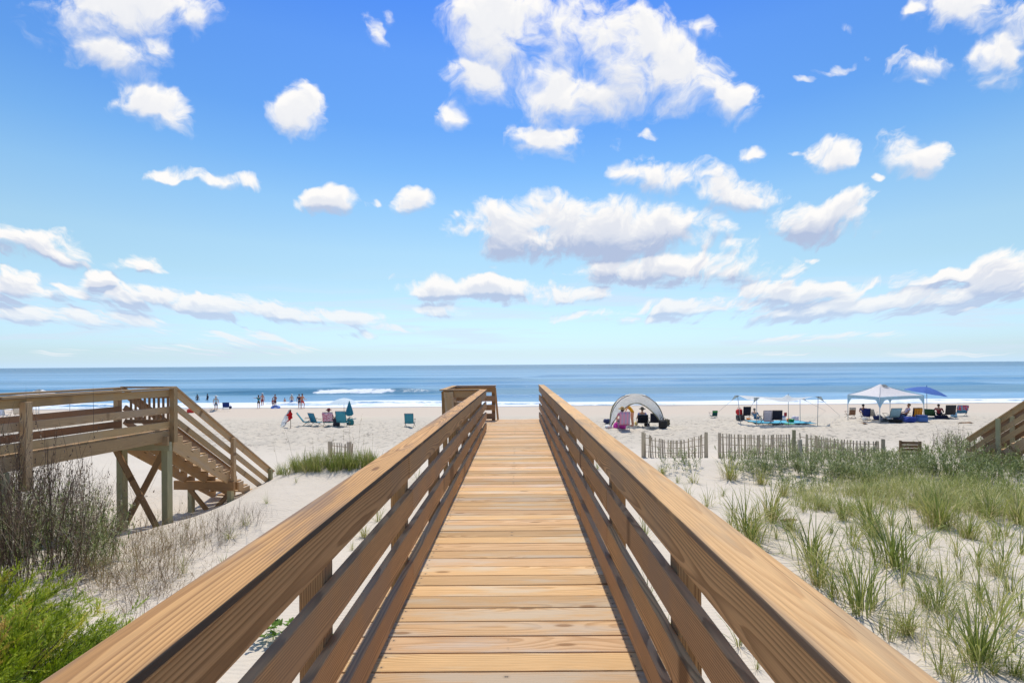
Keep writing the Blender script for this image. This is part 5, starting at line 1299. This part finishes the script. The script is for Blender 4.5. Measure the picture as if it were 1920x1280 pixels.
    bag(S(1141, 803), .3, (236, 234, 230), 'white sand bag at the left front of the dome shelter', (.36, .26, .18), handles=False, name='sand_bag'); bag(S(1137, 793), 0, (52, 60, 98), 'navy sand bag at the left rear foot of the dome', (.34, .3, .26), handles=False, name='sand_bag'); bag(S(1143, 791), 0, (96, 108, 110), 'grey bag behind the left legs of the dome shelter', (.44, .3, .22), handles=False)
    ball(S(1193, 797), .12, (214, 190, 120), (230, 214, 170), 'sand coloured ball beside the woman in yellow'); bag(S(1213, 799), 0, (50, 46, 44), 'small dark bag between the two black chairs under the dome', (.3, .22, .2), handles=False)
    # ---------- stretch shade
    stretch_shade()
    beach_chair(S(1337, 783), .15, (34, 92, 92), 'green and dark folding chair standing alone left of the stretch shade', None, .15, framec=metal_(), w=.42, bh=.40, sh=.16, strip=(60, 150, 70))
    o = sheet('beach_mat', [[Vector((x, y, .02+.02*mnoise.noise(Vector((x*2, y*2, 0))))) for x in np.linspace(-1.75, 1.75, 15)] for y in np.linspace(-1.15, 1.25, 11)], spotted('blue_mat', (70, 158, 186), (98, 178, 196), 1.2), None, .012)
    c = S(1462, 793); o.location = (c.x, c.y, ground(c.x, c.y)+.06); o.rotation_euler = (-.045, 0, -.12); tag(o, 'turquoise blue beach mat spread under the stretch shade', 'mat')
    beach_chair(S(1398, 787)+Vector((.05, .2, 0)), .1, (34, 40, 56), 'navy chair at the left end of the stretch shade', None, .10, framec=dm, w=.56, bh=.60, sh=.32, head=True)
    beach_chair(S(1436, 797), .05, (206, 196, 200), 'chair draped in a pale lilac towel on the blue mat', None, .12, framec=dm, w=.60, bh=.56, sh=.34, towel=(1.02, (204, 194, 200), 1.25, 'pale lilac towel hanging to the mat over a chair back'))
    beach_chair(S(1454, 796), -.05, (36, 42, 60), 'navy chair in the middle of the blue mat', None, .10, framec=dm, w=.56, bh=.54, sh=.34)
    person('person', S(1421, 792)+Vector((0, .2, 0)), -.9, 'person in a blue shirt sitting left of the lilac towel', SIT, 1.45, (206, 160, 134), top=(84, 120, 152), bottom=(60, 90, 120), hair=(120, 110, 100))
    cooler(S(1388, 787), .1, (50, 48, 52), (70, 66, 68), 'black cooler under the red bag at the left of the shade', (.50, .36, .32))
    p = S(1387, 787); bag(p+Vector((-.05, -.02, .36)), .2, (206, 48, 50), 'red bag piled on the black cooler beside the navy chair', (.42, .3, .40))
    bucket(S(1403, 790), (226, 140, 60), 'orange bucket on the sand at the left end of the blue mat')
    p = S(1470, 790); root = empty('pennant', p, 0, 'small red flag on a thin stick beside the navy chair', 'flag'); tubes('stick', [[(0, 0, 0), (0, 0, .62)]], .008, mt('white_cord', (230, 230, 230)), root, 6)
    sheet('cloth', [[Vector((x, .02*math.sin(x*14), z+.05*x)) for x in np.linspace(0, .20, 5)] for z in np.linspace(.34, .60, 4)], fabric((206, 60, 60), .3), root, .006)
    bag(S(1479, 792), 0, (226, 130, 70), 'small orange beach toy bag beside the green bucket', (.24, .2, .26), handles=False); bucket(S(1484, 793), (30, 140, 70), 'green bucket among toys at the right of the blue mat', .17, .26)
    bag(S(1491, 790), 0, (214, 208, 222), 'white laundry bag at the right end of the blue mat', (.40, .30, .34), handles=False); cooler(S(1466, 787), 0, (236, 236, 238), (70, 110, 170), 'white cooler with a blue lid behind the small red flag', (.42, .3, .26))
    o = puff('toy_tray', (.5, .35, .06), mt('plastic_120_220_120', (120, 220, 120), .4), None, (0, 0, 0), .4, 0); o.location = S(1480, 795); tag(o, 'bright green toy tray on the front edge of the blue mat', 'toy')
    # ---------- canopy
    cs = [(23.4, 31.5), (27.5, 33.0), (27.2, 35.6), (23.1, 34.1)]
    popup_canopy(cs, EYE+ray(1700, 741)[1]*33., EYE+ray(1660, 719.5)[1]*33.6, (25.0, 33.6), ((246, 240, 238), (172, 208, 226)), 'white pop-up canopy with pale blue valance sheltering seated people')
    beach_chair(S(1599, 784)+Vector((0, .3, 0)), .0, (150, 116, 92), 'brown striped folding chair standing left of the canopy', None, .12, framec=mt('arm_wood', (120, 85, 55)), w=.46, bh=.52, sh=.24, towel=None, strip=(196, 190, 176))
    beach_chair(S(1622, 786), -.25, (38, 56, 128), 'royal blue chair with a person at the left under the canopy', None, .15, framec=dm, w=.44, bh=.56, sh=.22)
    person('person', S(1624, 785)+Vector((0, .15, .0)), -.9, 'person sitting sideways in the royal blue chair under the canopy', SIT, 1.62, (150, 104, 84), top=(44, 52, 120), bottom=(30, 30, 60), hair=(40, 30, 26))
    beach_chair(S(1636, 786), -.9, (206, 200, 190), 'reclined beige chair with white frame under the canopy', None, .65, framec=mt('white_cord', (230, 230, 230)), w=.5, bh=.60)
    beach_chair(S(1671, 790), .1, (168, 198, 206), 'pale blue meshed chair with dark rim in the middle under the canopy', None, .32, framec=dm, w=.74, bh=.60, sh=.30)
    person('person', S(1699, 788)+Vector((0, .2, .02)), 1.25, 'person in lilac shirt seated leaning towards the pale blue chair', SIT, 1.70, (186, 132, 106), top=(196, 186, 214), bottom=(40, 40, 70), hair=(110, 84, 58))
    beach_chair(S(1713, 790), .05, (34, 48, 100), 'navy chair with an orange towel under the right of the canopy', None, .15, framec=dm, w=.62, bh=.60, sh=.32, towel=(.92, striped('orange_towel', (226, 150, 30), (206, 120, 22), 40.), .95, 'orange towel hanging over the navy chair under the canopy'))
    cooler(S(1728, 790), -.1, (44, 96, 166), (34, 72, 140), 'blue cooler at the right front of the canopy', (.56, .38, .40))
    for px, py, col, sz, lb in ((1646, 787, (40, 52, 100), (.6, .3, .3), 'navy bag on the sand at the near left leg of the canopy'), (1656, 791, (112, 112, 116), (.44, .34, .28), 'grey round bag before the pale blue chair'), (1667, 789, (230, 226, 222), (.36, .26, .34), 'white bag beneath the pale blue chair'), (1684, 791, (54, 66, 104), (.5, .3, .5), 'slate blue bag right of the pale blue chair'), (1691, 791, (70, 96, 130), (.46, .3, .46), 'blue grey bag beside the slate blue one'), (1706, 792, (36, 60, 140), (.6, .36, .36), 'cobalt blue bag in front of the orange towel'), (1621, 788, (236, 232, 226), (.3, .22, .22), 'small white bag at the foot of the royal blue chair'), (1678, 792, (30, 32, 30), (.7, .3, .22), 'flat black bag on the sand below the pale blue chair')):
        bag(S(px, py), random.uniform(-.4, .4), col, lb, sz)
    # ---------- blue umbrella and its chairs
    p = S(1738, 782); umbrella(p, EYE+ray(1741, 725)[1]*p.y-p.z, 1.30, .46, (84, 122, 196), 'tilted cobalt blue umbrella right of the white canopy', (.10, .16), transl=.3)
    beach_chair(S(1746, 783), -.9, (70, 110, 72), 'green low chair under the blue umbrella', None, .70, framec=metal_(), w=.62, bh=.62, sh=.18)
    beach_chair(S(1776, 784), .05, (70, 66, 66), 'dark grey high-back chair right of the blue umbrella', None, .12, framec=dm, w=.78, bh=.66, sh=.30)
    person('person', S(1763, 784)+Vector((0, .1, 0)), -.8, 'person in red top seated beside the dark grey chair', SIT, 1.60, (196, 140, 112), top=(190, 70, 80), bottom=(30, 36, 70), hair=(60, 44, 36))
    bag(S(1766, 785), .1, (40, 42, 76), 'dark navy duffel bag lying below the dark grey chair', (.9, .36, .26))
    beach_chair(S(1800, 780), -.3, (86, 140, 172), 'blue chair with a red patterned towel, rightmost on the beach', None, .30, framec=dm, w=.66, bh=.62, sh=.26, towel=(1.05, spotted('red_blue_towel', (190, 50, 66), (110, 160, 190), 7.), .7, 'red and blue patterned towel over the rightmost chair'))
    bag(S(1789, 782), .1, (150, 190, 214), 'pale blue bag left of the rightmost chair', (.34, .26, .34))
make_sky(); build_ground(); build_sea(); make_woods(); build_boardwalk(); build_left_walkway(); build_right_walkway()
make_greens(); build_tufts(); build_fields(); build_shrubs(); build_fences()
build_beach()
